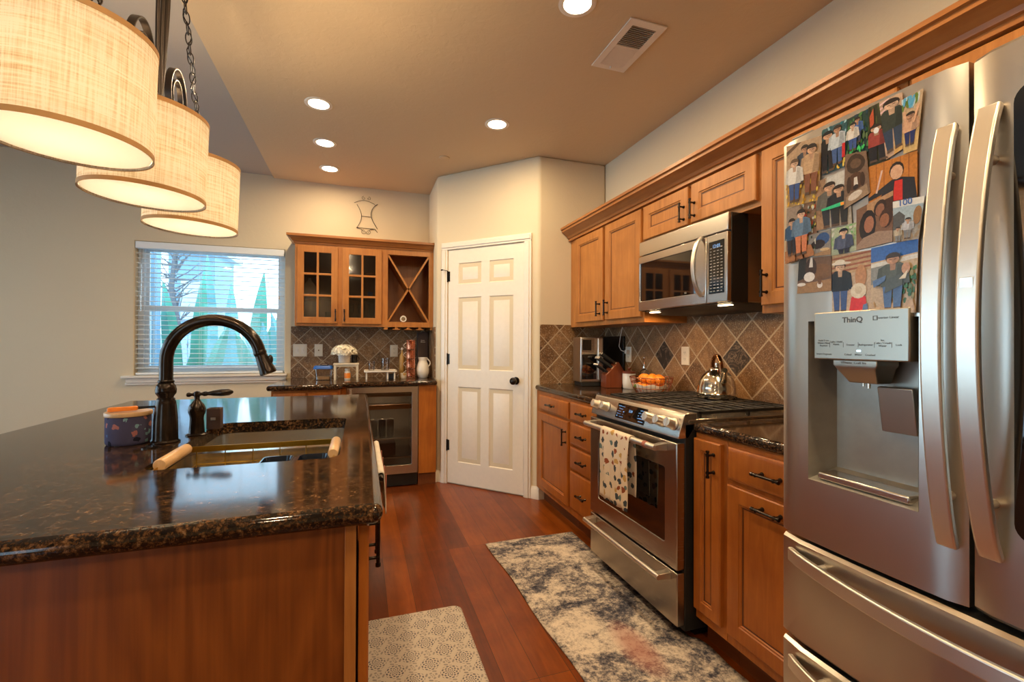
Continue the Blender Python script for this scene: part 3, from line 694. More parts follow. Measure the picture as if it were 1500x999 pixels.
cm = MB(); prof = [(1.632, 2.066), (1.606, 2.068), (1.606, 2.086), (1.596, 2.090), (1.590, 2.104), (1.572, 2.120), (1.556, 2.132), (1.546, 2.136), (1.546, 2.152), (1.536, 2.156), (1.536, 2.172), (1.632, 2.172)]
cm.loft([[(x, y, z+.004) for x, z in prof] for y in (.03, YP-.001)])
props(cm.build('crown_molding', M['woody'], smooth=25), 'long stepped maple crown molding running over the right-wall cabinets', 'molding')

# base cabinets, right wall
FBs = FR(1.335)
def base(name, label, y0, y1, cat='cabinet', x0=1.335):
    t = thing(name, label, cat, (1.64, (y0+y1)/2, 0))
    MB().box((x0, y0, .105), (XW-.001, y1, .872)).build('body', M['base'], t, bevel=.0015)
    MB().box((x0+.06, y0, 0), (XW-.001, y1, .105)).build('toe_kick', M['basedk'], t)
    return t
t = base('base_cabinet', 'maple base cabinet with one drawer over one door beside the pantry wall', 2.752, YP-.002)
drawer(t, FBs, -3.292, .735, -2.775, .845); door(t, FBs, -3.292, .150, -2.775, .715, mat='base', handle=(-2.80, .61, .10))
t = base('base_cabinet', 'maple base cabinet with a stack of four drawers left of the range', 2.335, 2.750)
for (za, zb) in ((.740, .855), (.580, .722), (.420, .562), (.160, .402)): drawer(t, FBs, -2.738, za, -2.352, zb, hl=.09)
t = base('base_cabinet', 'narrow maple base cabinet with one tall door right of the range', 1.394, 1.565)
door(t, FBs, -1.590+.030, .150, -1.412, .852, mat='base', st=.042, handle=(-1.444, .772, .095))
t = base('base_cabinet', 'maple base cabinet with drawer over door next to the refrigerator', .970, 1.392)
drawer(t, FBs, -1.378, .732, -.985, .852, hl=.10); door(t, FBs, -1.378, .150, -.985, .712, mat='base', handle=(-1.180, .672, .10, False))

# granite worktops on the right
def plan(pts): return pts
CT0, CT1 = .873, .914
cl = MB().slab([(1.318, 2.328), (1.345, 2.328), (XW-.011, 2.328), (XW-.011, YP-.011), (1.345, YP-.011), (1.318, YP-.011)], CT0, CT1, .016).build('countertop', M['granite'])
props(cl, 'brown-black granite countertop between the pantry wall and the range', 'countertop')
cl = MB().slab([(1.318, .968), (XW-.011, .968), (XW-.011, 1.562), (1.318, 1.562)], CT0, CT1, .016).build('countertop', M['granite'])
props(cl, 'brown-black granite countertop between the range and the refrigerator', 'countertop')

# ------------------------------------------------------------------ range
RY0, RY1 = 1.572, 2.322
rg = thing('gas_range', 'stainless slide-in gas range with black cast-iron grates', 'range', (1.6, (RY0+RY1)/2, 0))
MB().box((1.285, RY0, .045), (XW-.012, RY1, .905)).build('body', M['blackm'], rg, bevel=.002)
MB().box((1.36, RY0+.03, 0), (XW-.05, RY1-.03, .045)).build('foot', M['black'], rg)
ct = MB(); ct.box((1.30, RY0-.001, .905), (XW-.012, RY1+.001, .924)).build('cooktop', M['steeld'], rg, bevel=.004)
FP = frame((1.282, 0, .932), (0, -1, 0), (.30, 0, .954))     # sloping control panel: v runs up its face
cp = MB(); pr_ = [(1.250, .846), (1.252, .860), (1.280, .944), (1.286, .950), (1.345, .950), (1.345, .905), (1.30, .846)]
cp.loft([[(x, y, z) for x, z in pr_] for y in (RY0, RY1)]).build('control_panel', M['steel'], rg, bevel=.003)
# face runs from (1.252,.860) to (1.280,.944)
fa, fb = Vector((1.252, 0, .860)), Vector((1.280, 0, .944)); FP = frame(fa, (0, -1, 0), (fb-fa))
ds = MB(FP).box((-2.070, .000, -.004), (-1.820, .078, .0022)).build('display', M['bglass'], rg, bevel=.001)
q = MB(FP); random.seed(5)
for (ua, ub) in ((-2.058, -2.005), (-1.878, -1.832)):
    for i in range(5):
        for j in range(5):
            u = ua+(ub-ua)*j/4.2; v = .010+i*.013
            if random.random() < .86: q.box((u, v, .0022), (u+random.uniform(.003, .008), v+random.choice((.002, .003, .005)), .0026))
q.build('touch_key_marks', M['digit'], ds)
lettering('5:24', .018, FP, -1.945, .048, .0026, M['digit'], ds, name='clock_digits')
for u in (-2.262, -2.165, -1.775, -1.695, -1.618):
    k = MB(FP); k.lathe([(.026, 0), (.026, .006), (.0235, .008), (.0215, .012), (.0205, .038), (.019, .042), (0, .0425)], (u, .042, .001), (0, 0, 1), 28)
    k.box((u-.005, .022, .012), (u+.005, .062, .046)); k.build('knob', M['hand'], rg, bevel=.0012)
lettering('LG', .011, FP, -1.590, .068, .0006, M['ink'], rg)
FO = FR(1.285)
od = MB(FO); od.prism([(-RY1+.002, .300), (-RY0-.002, .300), (-RY0-.002, .828), (-RY1+.002, .828)], 0, .040, [[(p[0], p[1]) for p in rrect(-2.230, .392, -1.655, .712, .012)]])
odo = od.build('oven_door', M['steeld'], rg, bevel=.004)
MB(FO).box((-2.235, .388, .018), (-1.650, .716, .036)).build('oven_window', M['bglass'], odo)
rk = MB(FO)
for v in (.47, .55): rk.box((-2.20, v, .0362), (-1.70, v+.0015, .0364))
rk.build('rack_reflection_mark', M['iron'], odo) if False else rk.b.free()
hb = MB(); hb.cyl((1.190, RY0+.070, .800), (1.190, RY1-.045, .800), .0135, n=20); hb.build('handle', M['hand'], odo)
for y in (RY0+.082, RY1-.060):
    MB().loft([[(1.246, y-.016, .784), (1.246, y+.016, .784), (1.246, y+.016, .816), (1.246, y-.016, .816)], [(1.186, y-.013, .788), (1.186, y+.013, .788), (1.186, y+.013, .812), (1.186, y-.013, .812)]]).build('handle_bracket', M['hand'], odo, bevel=.003)
MB().lathe([(.0150, 0), (.0155, .003), (.0155, .018), (.0150, .021)], (1.190, RY0+.125, .800), (0, 1, 0), 20).build('silicone_band', M['orangep'], odo, label=None) if False else None
band = MB().lathe([(.0142, 0), (.0155, .003), (.0155, .020), (.0142, .023)], (1.190, RY0+.130, .800), (0, 1, 0), 20).build('tape_band', M['redst'], odo); band['label'] = 'small red band wrapped on the oven handle'
dw = MB(FO); dw.box((-RY1+.002, .068, 0), (-RY0-.002, .288, .038)); dwo = dw.build('warming_drawer', M['steeld'], rg, bevel=.004)
MB().cyl((1.192, RY0+.045, .262), (1.192, RY1-.035, .262), .0125, n=20).build('handle', M['hand'], dwo)
for y in (RY0+.060, RY1-.050):
    MB().loft([[(1.248, y-.018, .246), (1.248, y+.018, .246), (1.248, y+.018, .278), (1.248, y-.018, .278)], [(1.188, y-.015, .251), (1.188, y+.015, .251), (1.188, y+.015, .274), (1.188, y-.015, .274)]]).build('handle_bracket', M['hand'], dwo, bevel=.003)
# burners and three cast-iron grates
for (x, y, r) in ((1.48, 1.72, .045), (1.48, 2.18, .038), (1.62, 1.947, .050), (1.77, 1.72, .034), (1.77, 2.18, .040)):
    MB().lathe([(r+.012, 0), (r+.012, .006), (r, .010), (r, .018), (r-.004, .022), (0, .023)], (x, y, .924), n=24).build('burner', M['iron'], rg)
for gi in range(3):
    y0 = RY0+.012+gi*.2425; y1 = y0+.238; gm = MB(); zt = .955
    x0, x1 = 1.365, 1.910
    for y in (y0+.006, y1-.006): gm.box((x0, y-.006, zt-.014), (x1, y+.006, zt))
    for x in (x0+.006, x1-.006): gm.box((x-.006, y0, zt-.014), (x+.006, y1, zt))
    for k in range(1, 9):
        x = x0+(x1-x0)*k/9; gm.box((x-.0045, y0, zt-.011), (x+.0045, y1, zt+.001))
    gm.box((x0, (y0+y1)/2-.005, zt-.012), (x1, (y0+y1)/2+.005, zt))
    for x in (x0+.01, (x0+x1)/2, x1-.01):
        for y in (y0+.008, y1-.008): gm.box((x-.007, y-.007, .924), (x+.007, y+.007, zt-.008))
    gm.build('grate', M['iron'], rg, bevel=.002)

# oven towel folded over the handle
def drape(name, mat, x, z, y0, y1, front, back, label, cat, th=.003, wav=.006, skew=0, seed=0):
    mb = MB(); NY = 28; rings = []
    path = [(-1, 0, back*(1-k/8)) for k in range(8)] + [(None, a, 0) for a in range(0, 181, 20)] + [(1, 0, front*k/14) for k in range(1, 15)]
    rad = .0165; rows = []
    for j in range(NY+1):
        q = j/NY; row = []
        for side, a, d in path:
            if side is None: px, pz = x + rad*math.cos(R(a)), z + rad*math.sin(R(a)); k = 0
            elif side == -1: px, pz, k = x + rad, z-d, d
            else: px, pz, k = x - rad, z-d, d
            y = y0+(y1-y0)*q + skew*k
            fold = wav*math.sin(q*9+seed)*min(1, k*9) + .35*wav*math.sin(q*23+seed*2+k*7)*min(1, k*6)
            row.append((px - abs(fold)*(1 if side != -1 else -1)*1.0, y + .004*math.sin(k*14+seed), pz))
        rows.append(row)
    n_ = len(rows[0]); L_ = [[mb.v(p) for p in r_] for r_ in rows]
    for a, c in zip(L_, L_[1:]):
        for i in range(n_-1): mb.f([a[i], a[i+1], c[i+1], c[i]])
    o = mb.build(name, mat, None); md = o.modifiers.new('thick', 'SOLIDIFY'); md.thickness = th; md.offset = 0
    return props(o, label, cat)
drape('dish_towel', M['dishtowel'], 1.190, .800, 1.815, 2.075, .335, .27, 'cream printed dish towel folded over the oven door handle', 'towel', wav=.010, skew=.03, seed=1)

# ------------------------------------------------------------------ microwave
MY0, MY1, MZ0, MZ1 = 1.618, 2.300, 1.428, 1.828
mw = thing('microwave_oven', 'stainless over-the-range microwave with black glass door', 'microwave', (1.75, (MY0+MY1)/2, MZ0))
MB().box((1.665, MY0+.004, MZ0+.004), (XW-.011, MY1-.004, 1.834)).build('case', M['steelv'], mw, bevel=.002)
MB().box((1.570, MY0, MZ0), (1.665, MY1, 1.833)).build('front_surround', M['black'], mw, bevel=.002)
FM = FR(1.570)
MB(FM).box((-MY1, 1.752, 0), (-MY0, 1.833, .020)).build('vent_panel', M['steel'], mw, bevel=.004)
SPL = 1.748
md_ = MB(FM); md_.prism([(-MY1, MZ0+.004), (-SPL-.002, MZ0+.004), (-SPL-.002, 1.746), (-MY1, 1.746)], 0, .024, [[(-2.285, MZ0+.058), (-1.822, MZ0+.058), (-1.822, 1.705), (-2.285, 1.705)]])
mdo = md_.build('door', M['steel'], mw, bevel=.003)
MB(FM).box((-2.288, MZ0+.055, .004), (-1.819, 1.708, .018)).build('door_window', M['bglass'], mdo)
pts = [(1.546-.052*math.sin(PI*k/14)**.6, SPL+.030, MZ0+.040+(.285)*k/14) for k in range(15)]
MB().bar(pts, .022, .012, (0, 1, 0)).build('handle', M['hand'], mdo, bevel=.003)
lettering('LG', .012, FM, -1.90, MZ0+.070, .0185, M['inkw'], mdo)
cpn = MB(FM).box((-SPL+.002, MZ0+.004, 0), (-MY0, 1.746, .024)).build('control_panel', M['steel'], mw, bevel=.003)
kp = MB(FM).box((-SPL+.018, MZ0+.045, .020), (-MY0-.018, 1.715, .026)).build('keypad', M['bglass'], cpn, bevel=.001)
q = MB(FM); random.seed(2)
for i in range(15):
    for j in range(4):
        u = -SPL+.026+j*.022; v = MZ0+.055+i*.0142
        q.box((u, v, .026), (u+random.uniform(.008, .014), v+random.choice((.002, .003)), .0264))
q.build('key_marks', M['inkw'], kp) if False else q.build('key_marks', M['inkw'], cpn)
lettering('12:05', .022, FM, -SPL+.066, 1.690, .0262, M['digit'], cpn, name='clock_digits')
MB().loft([[(1.580, MY0+.01, MZ0), (1.938, MY0+.01, MZ0), (1.938, MY1-.01, MZ0), (1.580, MY1-.01, MZ0)], [(1.68, MY0+.05, MZ0-.022), (1.93, MY0+.05, MZ0-.022), (1.93, MY1-.05, MZ0-.022), (1.68, MY1-.05, MZ0-.022)]]).build('underside', M['blackm'], mw)
for y in (MY0+.075, MY1-.075):
    MB().box((1.598, y-.038, MZ0-.0085), (1.660, y+.038, MZ0-.0005)).build('hood_light', M['hoodlens'], mw)
    lamp('AREA', (1.635, y, MZ0-.014), HOOD_W, (1, .66, .32), mw, .05)

# ------------------------------------------------------------------ refrigerator
FY0, FY1 = .140, .962
fg = thing('refrigerator', 'stainless french-door refrigerator with two bottom drawers covered in photos', 'refrigerator', (1.55, .55, 0))
MB().box((1.195, FY0, .03), (XW-.02, FY1, 1.775)).build('case', M['gray'], fg, bevel=.004)
MB().box((1.45, FY0+.03, 0), (XW-.06, FY1-.03, .03)).build('foot', M['black'], fg)
M['panelst'] = steel('dispenser steel', (.44, .40, .33), .36)
M['steelf'] = steel('refrigerator steel', (.62, .57, .50), .29, 'u', .0)
_m = M['steelf']; _n = _m.node_tree; _bump(_n, _n.nodes['Principled BSDF'], _noise(_n, _coord(_n, (1, 8, .8)), 1.4, 2, .4), .16, .02)
def fx(y, y0, y1):  # bulged front
    q_ = (y-(y0+y1)/2)/((y1-y0)/2); return 1.106 - .006*(1-q_*q_)
def fdoor(name, y0, y1, z0, z1, hole=None, x_back=1.185):
    mb = MB(); N = 14
    if hole is None:
        rings = []
        for z, e in ((z0, .008), (z0+.008, 0), (z1-.008, 0), (z1, .008)):
            fr_ = [(fx(y0+(y1-y0)*k/N, y0, y1)+(.010 if k in (0, N) else 0)+e, y0+(y1-y0)*k/N, z) for k in range(N+1)]
            rings.append(fr_+[(x_back, y1, z), (x_back, y0, z)])
        mb.loft(rings)
    else:
        hy0, hz0, hy1, hz1 = hole
        ys = sorted(set([y0, y1, hy0, hy1]+[y0+(y1-y0)*k/N for k in range(1, N)])); zs = [z0, hz0, hz1, z1]
        def P(y, z):
            return (fx(y, y0, y1)+(.010 if y in (y0, y1) else 0), y, z)
        for a, c in zip(ys, ys[1:]):
            for d, e in zip(zs, zs[1:]):
                if hy0 <= a and c <= hy1 and d == hz0: continue
                mb.f([mb.v(P(a, d)), mb.v(P(a, e)), mb.v(P(c, e)), mb.v(P(c, d))])
            for z in (z0, z1): mb.f([mb.v(P(a, z)), mb.v(P(c, z)), mb.v((x_back, c, z)), mb.v((x_back, a, z))])
        for y in (y0, y1):
            for d, e in zip(zs, zs[1:]): mb.f([mb.v(P(y, d)), mb.v(P(y, e)), mb.v((x_back, y, e)), mb.v((x_back, y, d))])
        bmesh.ops.remove_doubles(mb.b, verts=mb.b.verts, dist=1e-5)
    return mb.build(name, M['steelf'], fg, smooth=30)
DY0, DY1, DZ0, DZ1 = .632, .878, .893, 1.300
ld = fdoor('left_door', .556, FY1, .735, 1.790, (DY0, DZ0, DY1, DZ1)); ld['label'] = 'left fridge door with water dispenser'
rd = fdoor('right_door', FY0, .548, .735, 1.790); rd['label'] = 'right fridge door with dark glass panel'
du_ = fdoor('drawer', FY0, FY1, .452, .722); dl_ = fdoor('drawer', FY0, FY1, .060, .440)
MB().box((1.186, FY0+.01, .04), (1.196, FY1-.01, 1.78)).build('gasket', M['rubber'], fg)
MB().box((1.12, FY0+.02, 1.790), (1.28, FY0+.08, 1.805)).box((1.12, FY1-.08, 1.790), (1.28, FY1-.02, 1.805)).build('hinge_cover', M['gray'], fg, bevel=.003)
gp = MB(); gp.loft([[(1.097, y, z) for y, z in [(p[0], p[1]) for p in rrect(.175, .895, .484, 1.700, .03)]], [(1.112, y, z) for y, z in rrect(.175, .895, .484, 1.700, .03)]]); gp.build('glass_panel', M['bglass'], rd)
def bow(parent, horiz=False, y=0, z0=0, z1=0, depth=.055, wd=.034, y0=0, y1=0, z=0):
    N = 24; pts = []
    for k in range(N+1):
        q_ = k/N; s_ = (math.sin(PI*q_))**.75*depth
        if horiz: pts.append((1.098-s_, y0+(y1-y0)*q_, z-.010*math.sin(PI*q_)))
        else: pts.append((1.098-s_, y, z0+(z1-z0)*q_))
    mb = MB(); mb.bar(pts, wd, .014, (0, 0, 1) if horiz else (0, 1, 0)); h_ = mb.build('handle', M['hand'], parent, bevel=.004, seg=3, smooth=50)
    for q_ in (.12, .88):
        m2 = MB()
        s_ = (math.sin(PI*q_))**.75*depth
        if horiz: p_ = (1.098-s_, y0+(y1-y0)*q_, z)
        else: p_ = (1.098-s_, y, z0+(z1-z0)*q_)
        m2.cyl(p_, (1.106, p_[1], p_[2]), .009, n=12); m2.build('handle_post', M['hand'], h_)
    return h_
bow(ld, y=.580, z0=.845, z1=1.672, depth=.050)
hr_ = bow(rd, y=.515, z0=.850, z1=1.680, depth=.068)
MB(FR(1.0265)).box((-.526, 1.325, -.004), (-.505, 1.362, .0012)).build('door_in_door_button', M['steelv'], hr_, bevel=.001)
bow(du_, True, y0=FY0+.03, y1=FY1-.035, z=.680, depth=.055, wd=.036)
bow(dl_, True, y0=FY0+.03, y1=FY1-.035, z=.395, depth=.055, wd=.036)
# dispenser: recess liner, tray, hood panel, nozzle housing and paddle
dp = MB(); xb = 1.178
def q4(a, b_, c, d): dp.f([dp.v(a), dp.v(b_), dp.v(c), dp.v(d)])
xf = 1.1015
q4((xb, DY0+.02, DZ0+.03), (xb, DY1-.02, DZ0+.03), (xb, DY1-.02, DZ1), (xb, DY0+.02, DZ1))
q4((xf, DY0, DZ0), (xb, DY0+.02, DZ0+.03), (xb, DY0+.02, DZ1), (xf, DY0, DZ1))
q4((xf, DY1, DZ0), (xb, DY1-.02, DZ0+.03), (xb, DY1-.02, DZ1), (xf, DY1, DZ1))
q4((xf, DY0, DZ0), (xf, DY1, DZ0), (xb, DY1-.02, DZ0+.03), (xb, DY0+.02, DZ0+.03))
q4((xf, DY0, DZ1), (xf, DY1, DZ1), (xb, DY1-.02, DZ1), (xb, DY0+.02, DZ1))
dsp = dp.build('dispenser', M['dispin'], ld)
ty = MB(FT(DZ0)); arc = [(xf+.004, DY0+.012)]+[(xf+.010+.050*math.sin(PI*k/12)**.6, DY0+.012+(DY1-DY0-.024)*k/12) for k in range(13)]+[(xf+.004, DY1-.012)]
MB().box((1.088, .640, 1.204), (1.150, .852, 1.320)).build('dispenser_panel', M['panelst'], dsp, bevel=.003)
FDi = FR(1.088)
txt = M['ink']
lettering('ThinQ', .0175, FDi, -.757, 1.298, .0004, txt, dsp, bold=.0004)
lettering('Inverter Linear', .0075, FDi, -.682, 1.300, .0004, txt, dsp)
MB(FDi).prism([(-.712, 1.295), (-.702, 1.295), (-.702, 1.305), (-.712, 1.305)], .0001, .0005, [[(-.7105, 1.2965), (-.7035, 1.2965), (-.7035, 1.3035), (-.7105, 1.3035)]]).build('lettering', txt, dsp)
for u, s_ in ((-.826, 'Hold 3 sec\nWater Filter\nReplace'), (-.795, 'Light / Hold\nAlarm'), (-.761, 'Freezer'), (-.727, 'Refrigerator'), (-.692, 'Ice\nCube / Crush\nWater'), (-.660, 'Lock')):
    lettering(s_, .0062, FDi, u, 1.240+.004*(s_.count('\n') > 0), .0004, txt, dsp)
for u in (-.811, -.778, -.744, -.709, -.674): MB(FDi).box((u, 1.234, .0001), (u+.0006, 1.246, .0005)).build('lettering', txt, dsp)
lettering('Smart Diagnosis', .006, FDi, -.825, 1.217, .0004, txt, dsp); lettering('Cubed    Water    Crushed', .0062, FDi, -.741, 1.217, .0004, txt, dsp)
MB(FDi).box((-.747, 1.224, .0001), (-.738, 1.228, .0007)).build('indicator_light', M['led'], dsp)
nz_ = MB(); nz_.loft([[(1.092, y, 1.204) for y in (.806, .706)]+[(1.165, .706, 1.204), (1.165, .806, 1.204)], [(1.092, y, 1.192) for y in (.806, .706)]+[(1.165, .706, 1.192), (1.165, .806, 1.192)], [(1.094, .800, 1.184), (1.094, .712, 1.184), (1.165, .712, 1.184), (1.165, .800, 1.184)], [(1.118, .785, 1.150), (1.118, .722, 1.150), (1.165, .722, 1.150), (1.165, .785, 1.150)]])
nz_.build('nozzle_housing', M['panelst'], dsp, bevel=.002)
lettering('UVnano  Craft Ice', .0078, FR(1.0915), -.757, 1.198, .0004, txt, dsp)
MB().cyl((1.13, .748, 1.151), (1.13, .748, 1.138), .004, n=10).cyl((1.13, .760, 1.151), (1.13, .760, 1.142), .003, n=10).build('nozzle', M['chrome'], dsp)
pd = MB(frame((1.150, .700, 1.145), (0, -1, 0), (.16, 0, -1))); pd.rects([(-.036, 0, .036, .105, -.012), (-.036, 0, .036, .105, 0), (-.028, .006, .028, .094, .001), (-.026, .010, .026, .090, -.004)]); pd.build('paddle', M['panelst'], dsp, bevel=.002)
MB().box((1.108, DY0+.02, DZ0+.006), (1.165, DY1-.02, DZ0+.024)).build('drip_tray', M['steel'], dsp, bevel=.004)

# ------------------------------------------------------------------ photos stuck on the refrigerator
SK = [(.62, .36, .22), (.50, .27, .16), (.70, .45, .30)]
_vd = []
def photo(label, cs, layer, shapes, bg_, group='photo prints on the refrigerator door'):
    # cs: four (y, z) corners TL, TR, BR, BL on the door plane
    X0 = 1.0985 - .0014*layer
    TL, TR, BR, BL = [Vector(c) for c in cs]
    bm = bmesh.new(); lay = bm.loops.layers.float_color.new('Col'); step = [0]
    def P(u, v, k):
        q_ = (TL*(1-u)+TR*u)*v + (BL*(1-u)+BR*u)*(1-v); return Vector((X0 - k, q_.x, q_.y))
    def poly(pts, col, k=None):
        step[0] += 1; d = .00006*step[0]
        vs = [bm.verts.new(P(min(1, max(0, u)), min(1, max(0, v)), d)) for u, v in pts]
        try: f = bm.faces.new(vs)
        except ValueError: return
        for l in f.loops: l[lay] = (*col, 1)
    # paper
    for pts in [[P(0, 0, 0), P(1, 0, 0), P(1, 1, 0), P(0, 1, 0)]]:
        a = [bm.verts.new(p) for p in pts]; b_ = [bm.verts.new(p+Vector((.0007, 0, 0))) for p in pts]
        fs = [bm.faces.new(a), bm.faces.new(b_[::-1])]+[bm.faces.new([a[i], b_[i], b_[(i+1) % 4], a[(i+1) % 4]]) for i in range(4)]
        for f in fs:
            for l in f.loops: l[lay] = (*bg_, 1)
    def ell(cu, cv, ru, rv, col, n=12, rot=0):
        pts = []
        for i in range(n):
            a = 2*PI*i/n; x, y = ru*math.cos(a), rv*math.sin(a); pts.append((cu+x*math.cos(rot)-y*math.sin(rot), cv+x*math.sin(rot)+y*math.cos(rot)))
        poly(pts, col)
    def person(u, v, h, top, legs, sk=0, hair=(.03, .02, .015), wf=1.0, armcol=None, hat=None):
        W = h*.20*wf*asp; s = SK[sk]
        poly([(u-W*.55, v), (u-W*.08, v), (u-W*.02, v+h*.46), (u-W*.75, v+h*.46)], legs)
        poly([(u+W*.10, v), (u+W*.60, v), (u+W*.75, v+h*.46), (u+W*.02, v+h*.46)], legs)
        poly([(u-W*.85, v+h*.42), (u+W*.85, v+h*.42), (u+W*1.0, v+h*.76), (u+W*.5, v+h*.82), (u-W*.5, v+h*.82), (u-W*1.0, v+h*.76)], top)
        poly([(u+W*.15, v+h*.43), (u+W*.85, v+h*.43), (u+W*.98, v+h*.75), (u+W*.35, v+h*.80)], tuple(c*.62 for c in top)); poly([(u-W*.18, v+h*.70), (u+W*.18, v+h*.70), (u+W*.22, v+h*.83), (u-W*.22, v+h*.83)], tuple(c*.7 for c in s))
        poly([(u-W*.60, v-h*.01), (u-W*.05, v-h*.01), (u-W*.08, v+h*.05), (u-W*.55, v+h*.05)], (.10, .06, .04)); poly([(u+W*.08, v-h*.01), (u+W*.68, v-h*.01), (u+W*.60, v+h*.05), (u+W*.10, v+h*.05)], (.10, .06, .04))
        ac = armcol or tuple(c*.8 for c in top)
        poly([(u-W*1.25, v+h*.45), (u-W*.90, v+h*.44), (u-W*.75, v+h*.78), (u-W*1.05, v+h*.76)], ac)
        poly([(u+W*1.25, v+h*.45), (u+W*.90, v+h*.44), (u+W*.75, v+h*.78), (u+W*1.05, v+h*.76)], ac)
        ell(u, v+h*.92, W*.55, h*.095, hair); ell(u, v+h*.885, W*.46, h*.075, s); ell(u+W*.16, v+h*.875, W*.26, h*.055, tuple(c*.72 for c in s)); poly([(u-W*.46, v+h*.92), (u+W*.46, v+h*.92), (u+W*.40, v+h*.975), (u-W*.38, v+h*.98)], hair); poly([(u-W*.26, v+h*.885), (u-W*.08, v+h*.885), (u-W*.08, v+h*.897), (u-W*.26, v+h*.897)], (.05, .03, .02)); poly([(u+W*.08, v+h*.885), (u+W*.26, v+h*.885), (u+W*.26, v+h*.897), (u+W*.08, v+h*.897)], (.05, .03, .02))
        if hat: ell(u, v+h*.965, W*1.1, h*.030, hat); ell(u, v+h*.99, W*.5, h*.05, hat)
    def blobs(n, u0, v0, u1, v1, cols, r=.05, seed=1):
        rs = random.Random(seed)
        for i in range(n): ell(rs.uniform(u0, u1), rs.uniform(v0, v1), r*rs.uniform(.4, 1)*1.0, r*rs.uniform(.4, 1)*.8, rs.choice(cols), 6, rs.uniform(0, 3))
    w_ = ((TR-TL).length+(BR-BL).length)/2; h_ = ((TL-BL).length+(TR-BR).length)/2; asp = h_/w_
    shapes(poly, ell, person, blobs)
    me = bpy.data.meshes.new('photo_print'); bmesh.ops.recalc_face_normals(bm, faces=bm.faces)
    bm.to_mesh(me); bm.free(); me.materials.append(M['photo'])
    o = bpy.data.objects.new('photo_print', me); COL.objects.link(o); props(o, label, 'photo', group); return o
def pxy(px, py):     # pixel of a corner to its place on the door plane x = 1.099
    r = F + RX*((px-750)/667.) + UX*((499.5-py)/667.); t = 1.099/r.x; return (r.y*t, 1.24+r.z*t)
YEL = [(.75, .42, .02), (.60, .28, .02), (.85, .60, .10)]; GRN = [(.03, .12, .03), (.06, .20, .05), (.10, .16, .06)]
def s1(p, e, m, b):
    p([(0, .45), (1, .52), (1, 1), (0, 1)], (.42, .28, .17)); p([(0, .83), (.45, 1), (.3, 1), (0, .90)], (.12, .07, .04)); b(70, 0, 0, 1, .48, YEL, .05, 3)
    m(.58, .32, .60, (.05, .06, .08), (.03, .03, .05), 1); m(.78, .12, .78, (.50, .32, .18), (.22, .08, .04), 0); m(.30, .06, .68, (.70, .66, .60), (.04, .08, .22), 2, (.12, .07, .04))
def s2(p, e, m, b):
    b(40, 0, .3, 1, 1, [(.02, .18, .25), (.03, .10, .10), (.3, .5, .55)], .09, 4); b(20, 0, 0, 1, .18, YEL, .06, 2); m(.28, .02, .88, (.015, .012, .012), (.015, .012, .015), 0, (.01, .01, .01), 1.25); m(.68, .10, .84, (.50, .55, .58), (.05, .10, .25), 1)
    p([(.88, .2), (1, .2), (1, .5), (.88, .5)], (.5, .02, .02))
def s3(p, e, m, b):
    b(50, 0, 0, 1, 1, GRN+[(.02, .05, .08)], .10, 5); b(14, 0, 0, 1, .2, [(.05, .5, .12)], .07, 6); m(.55, .30, .60, (.06, .14, .38), (.04, .05, .10), 1); m(.34, .16, .66, (.68, .62, .55), (.04, .08, .25), 2)
def s4(p, e, m, b):
    b(20, 0, .5, 1, 1, [(.06, .07, .02), (.02, .02, .01)], .14, 1); p([(.1, .82), (.4, .95), (.4, .7), (.15, .6)], (.45, .08, .03)); m(.5, .04, .62, (.30, .05, .04), (.015, .015, .02), 0, wf=1.5, armcol=(.02, .22, .55)); e(.52, .555, .17, .05, (.75, .75, .75))
def s5(p, e, m, b):
    for k in range(7): p([(0, .5+k*.07), (.45, .56+k*.07), (.45, .59+k*.07), (0, .53+k*.07)], (.75, .50, .48))
    p([(.5, 0), (1, 0), (1, .55), (.6, .5)], (.62, .38, .12)); m(.52, .08, .88, (.035, .045, .035), (.03, .05, .09), 2, wf=1.25)
def s6(p, e, m, b):
    p([(0, .45), (1, .45), (1, 0), (0, 0)], (.60, .40, .16)); b(16, 0, .82, 1, 1, [(.10, .35, .55), (.45, .6, .65), (.12, .2, .03)], .15, 8); m(.45, .12, .58, SK[0], (.02, .03, .12), 1, wf=1.1)
    p([(.05, .75), (.2, .75), (.32, .5), (.18, .48)], SK[0]); p([(.8, .78), (.95, .78), (.72, .48), (.6, .5)], SK[0])
def s7(p, e, m, b):
    e(.5, .78, .42, .20, (.05, .028, .016)); e(.5, .78, .25, .10, (.12, .07, .04)); p([(.05, .0), (.95, .0), (.9, .25), (.1, .2)], (.30, .20, .12)); e(.48, .42, .34, .18, (.09, .04, .02)); e(.2, .40, .10, .16, (.05, .025, .014)); e(.76, .40, .10, .16, (.05, .025, .014)); p([(.42, .5), (.55, .5), (.58, .3), (.40, .3)], (.62, .56, .48)); e(.48, .30, .11, .05, (.03, .02, .02)); e(.45, .14, .28, .08, (.58, .50, .42))
def s8(p, e, m, b):
    p([(0, 0), (.3, 0), (.3, 1), (0, 1)], (.34, .20, .11)); p([(.35, .6), (1, .75), (1, 1), (.35, 1)], (.55, .53, .48)); b(12, .0, 0, .3, 1, [(.25, .14, .08)], .06, 2); m(.42, .02, .86, (.13, .12, .10), (.03, .03, .04), 0, wf=1.3); m(.70, .02, .74, (.02, .02, .025), (.02, .02, .02), 0, wf=1.4)
    p([(.18, .40), (.85, .44), (.85, .37), (.5, .36), (.18, .36)], (.03, .50, .22)); p([(.74, .43), (.92, .42), (.92, .38), (.74, .37)], (.85, .28, .03))
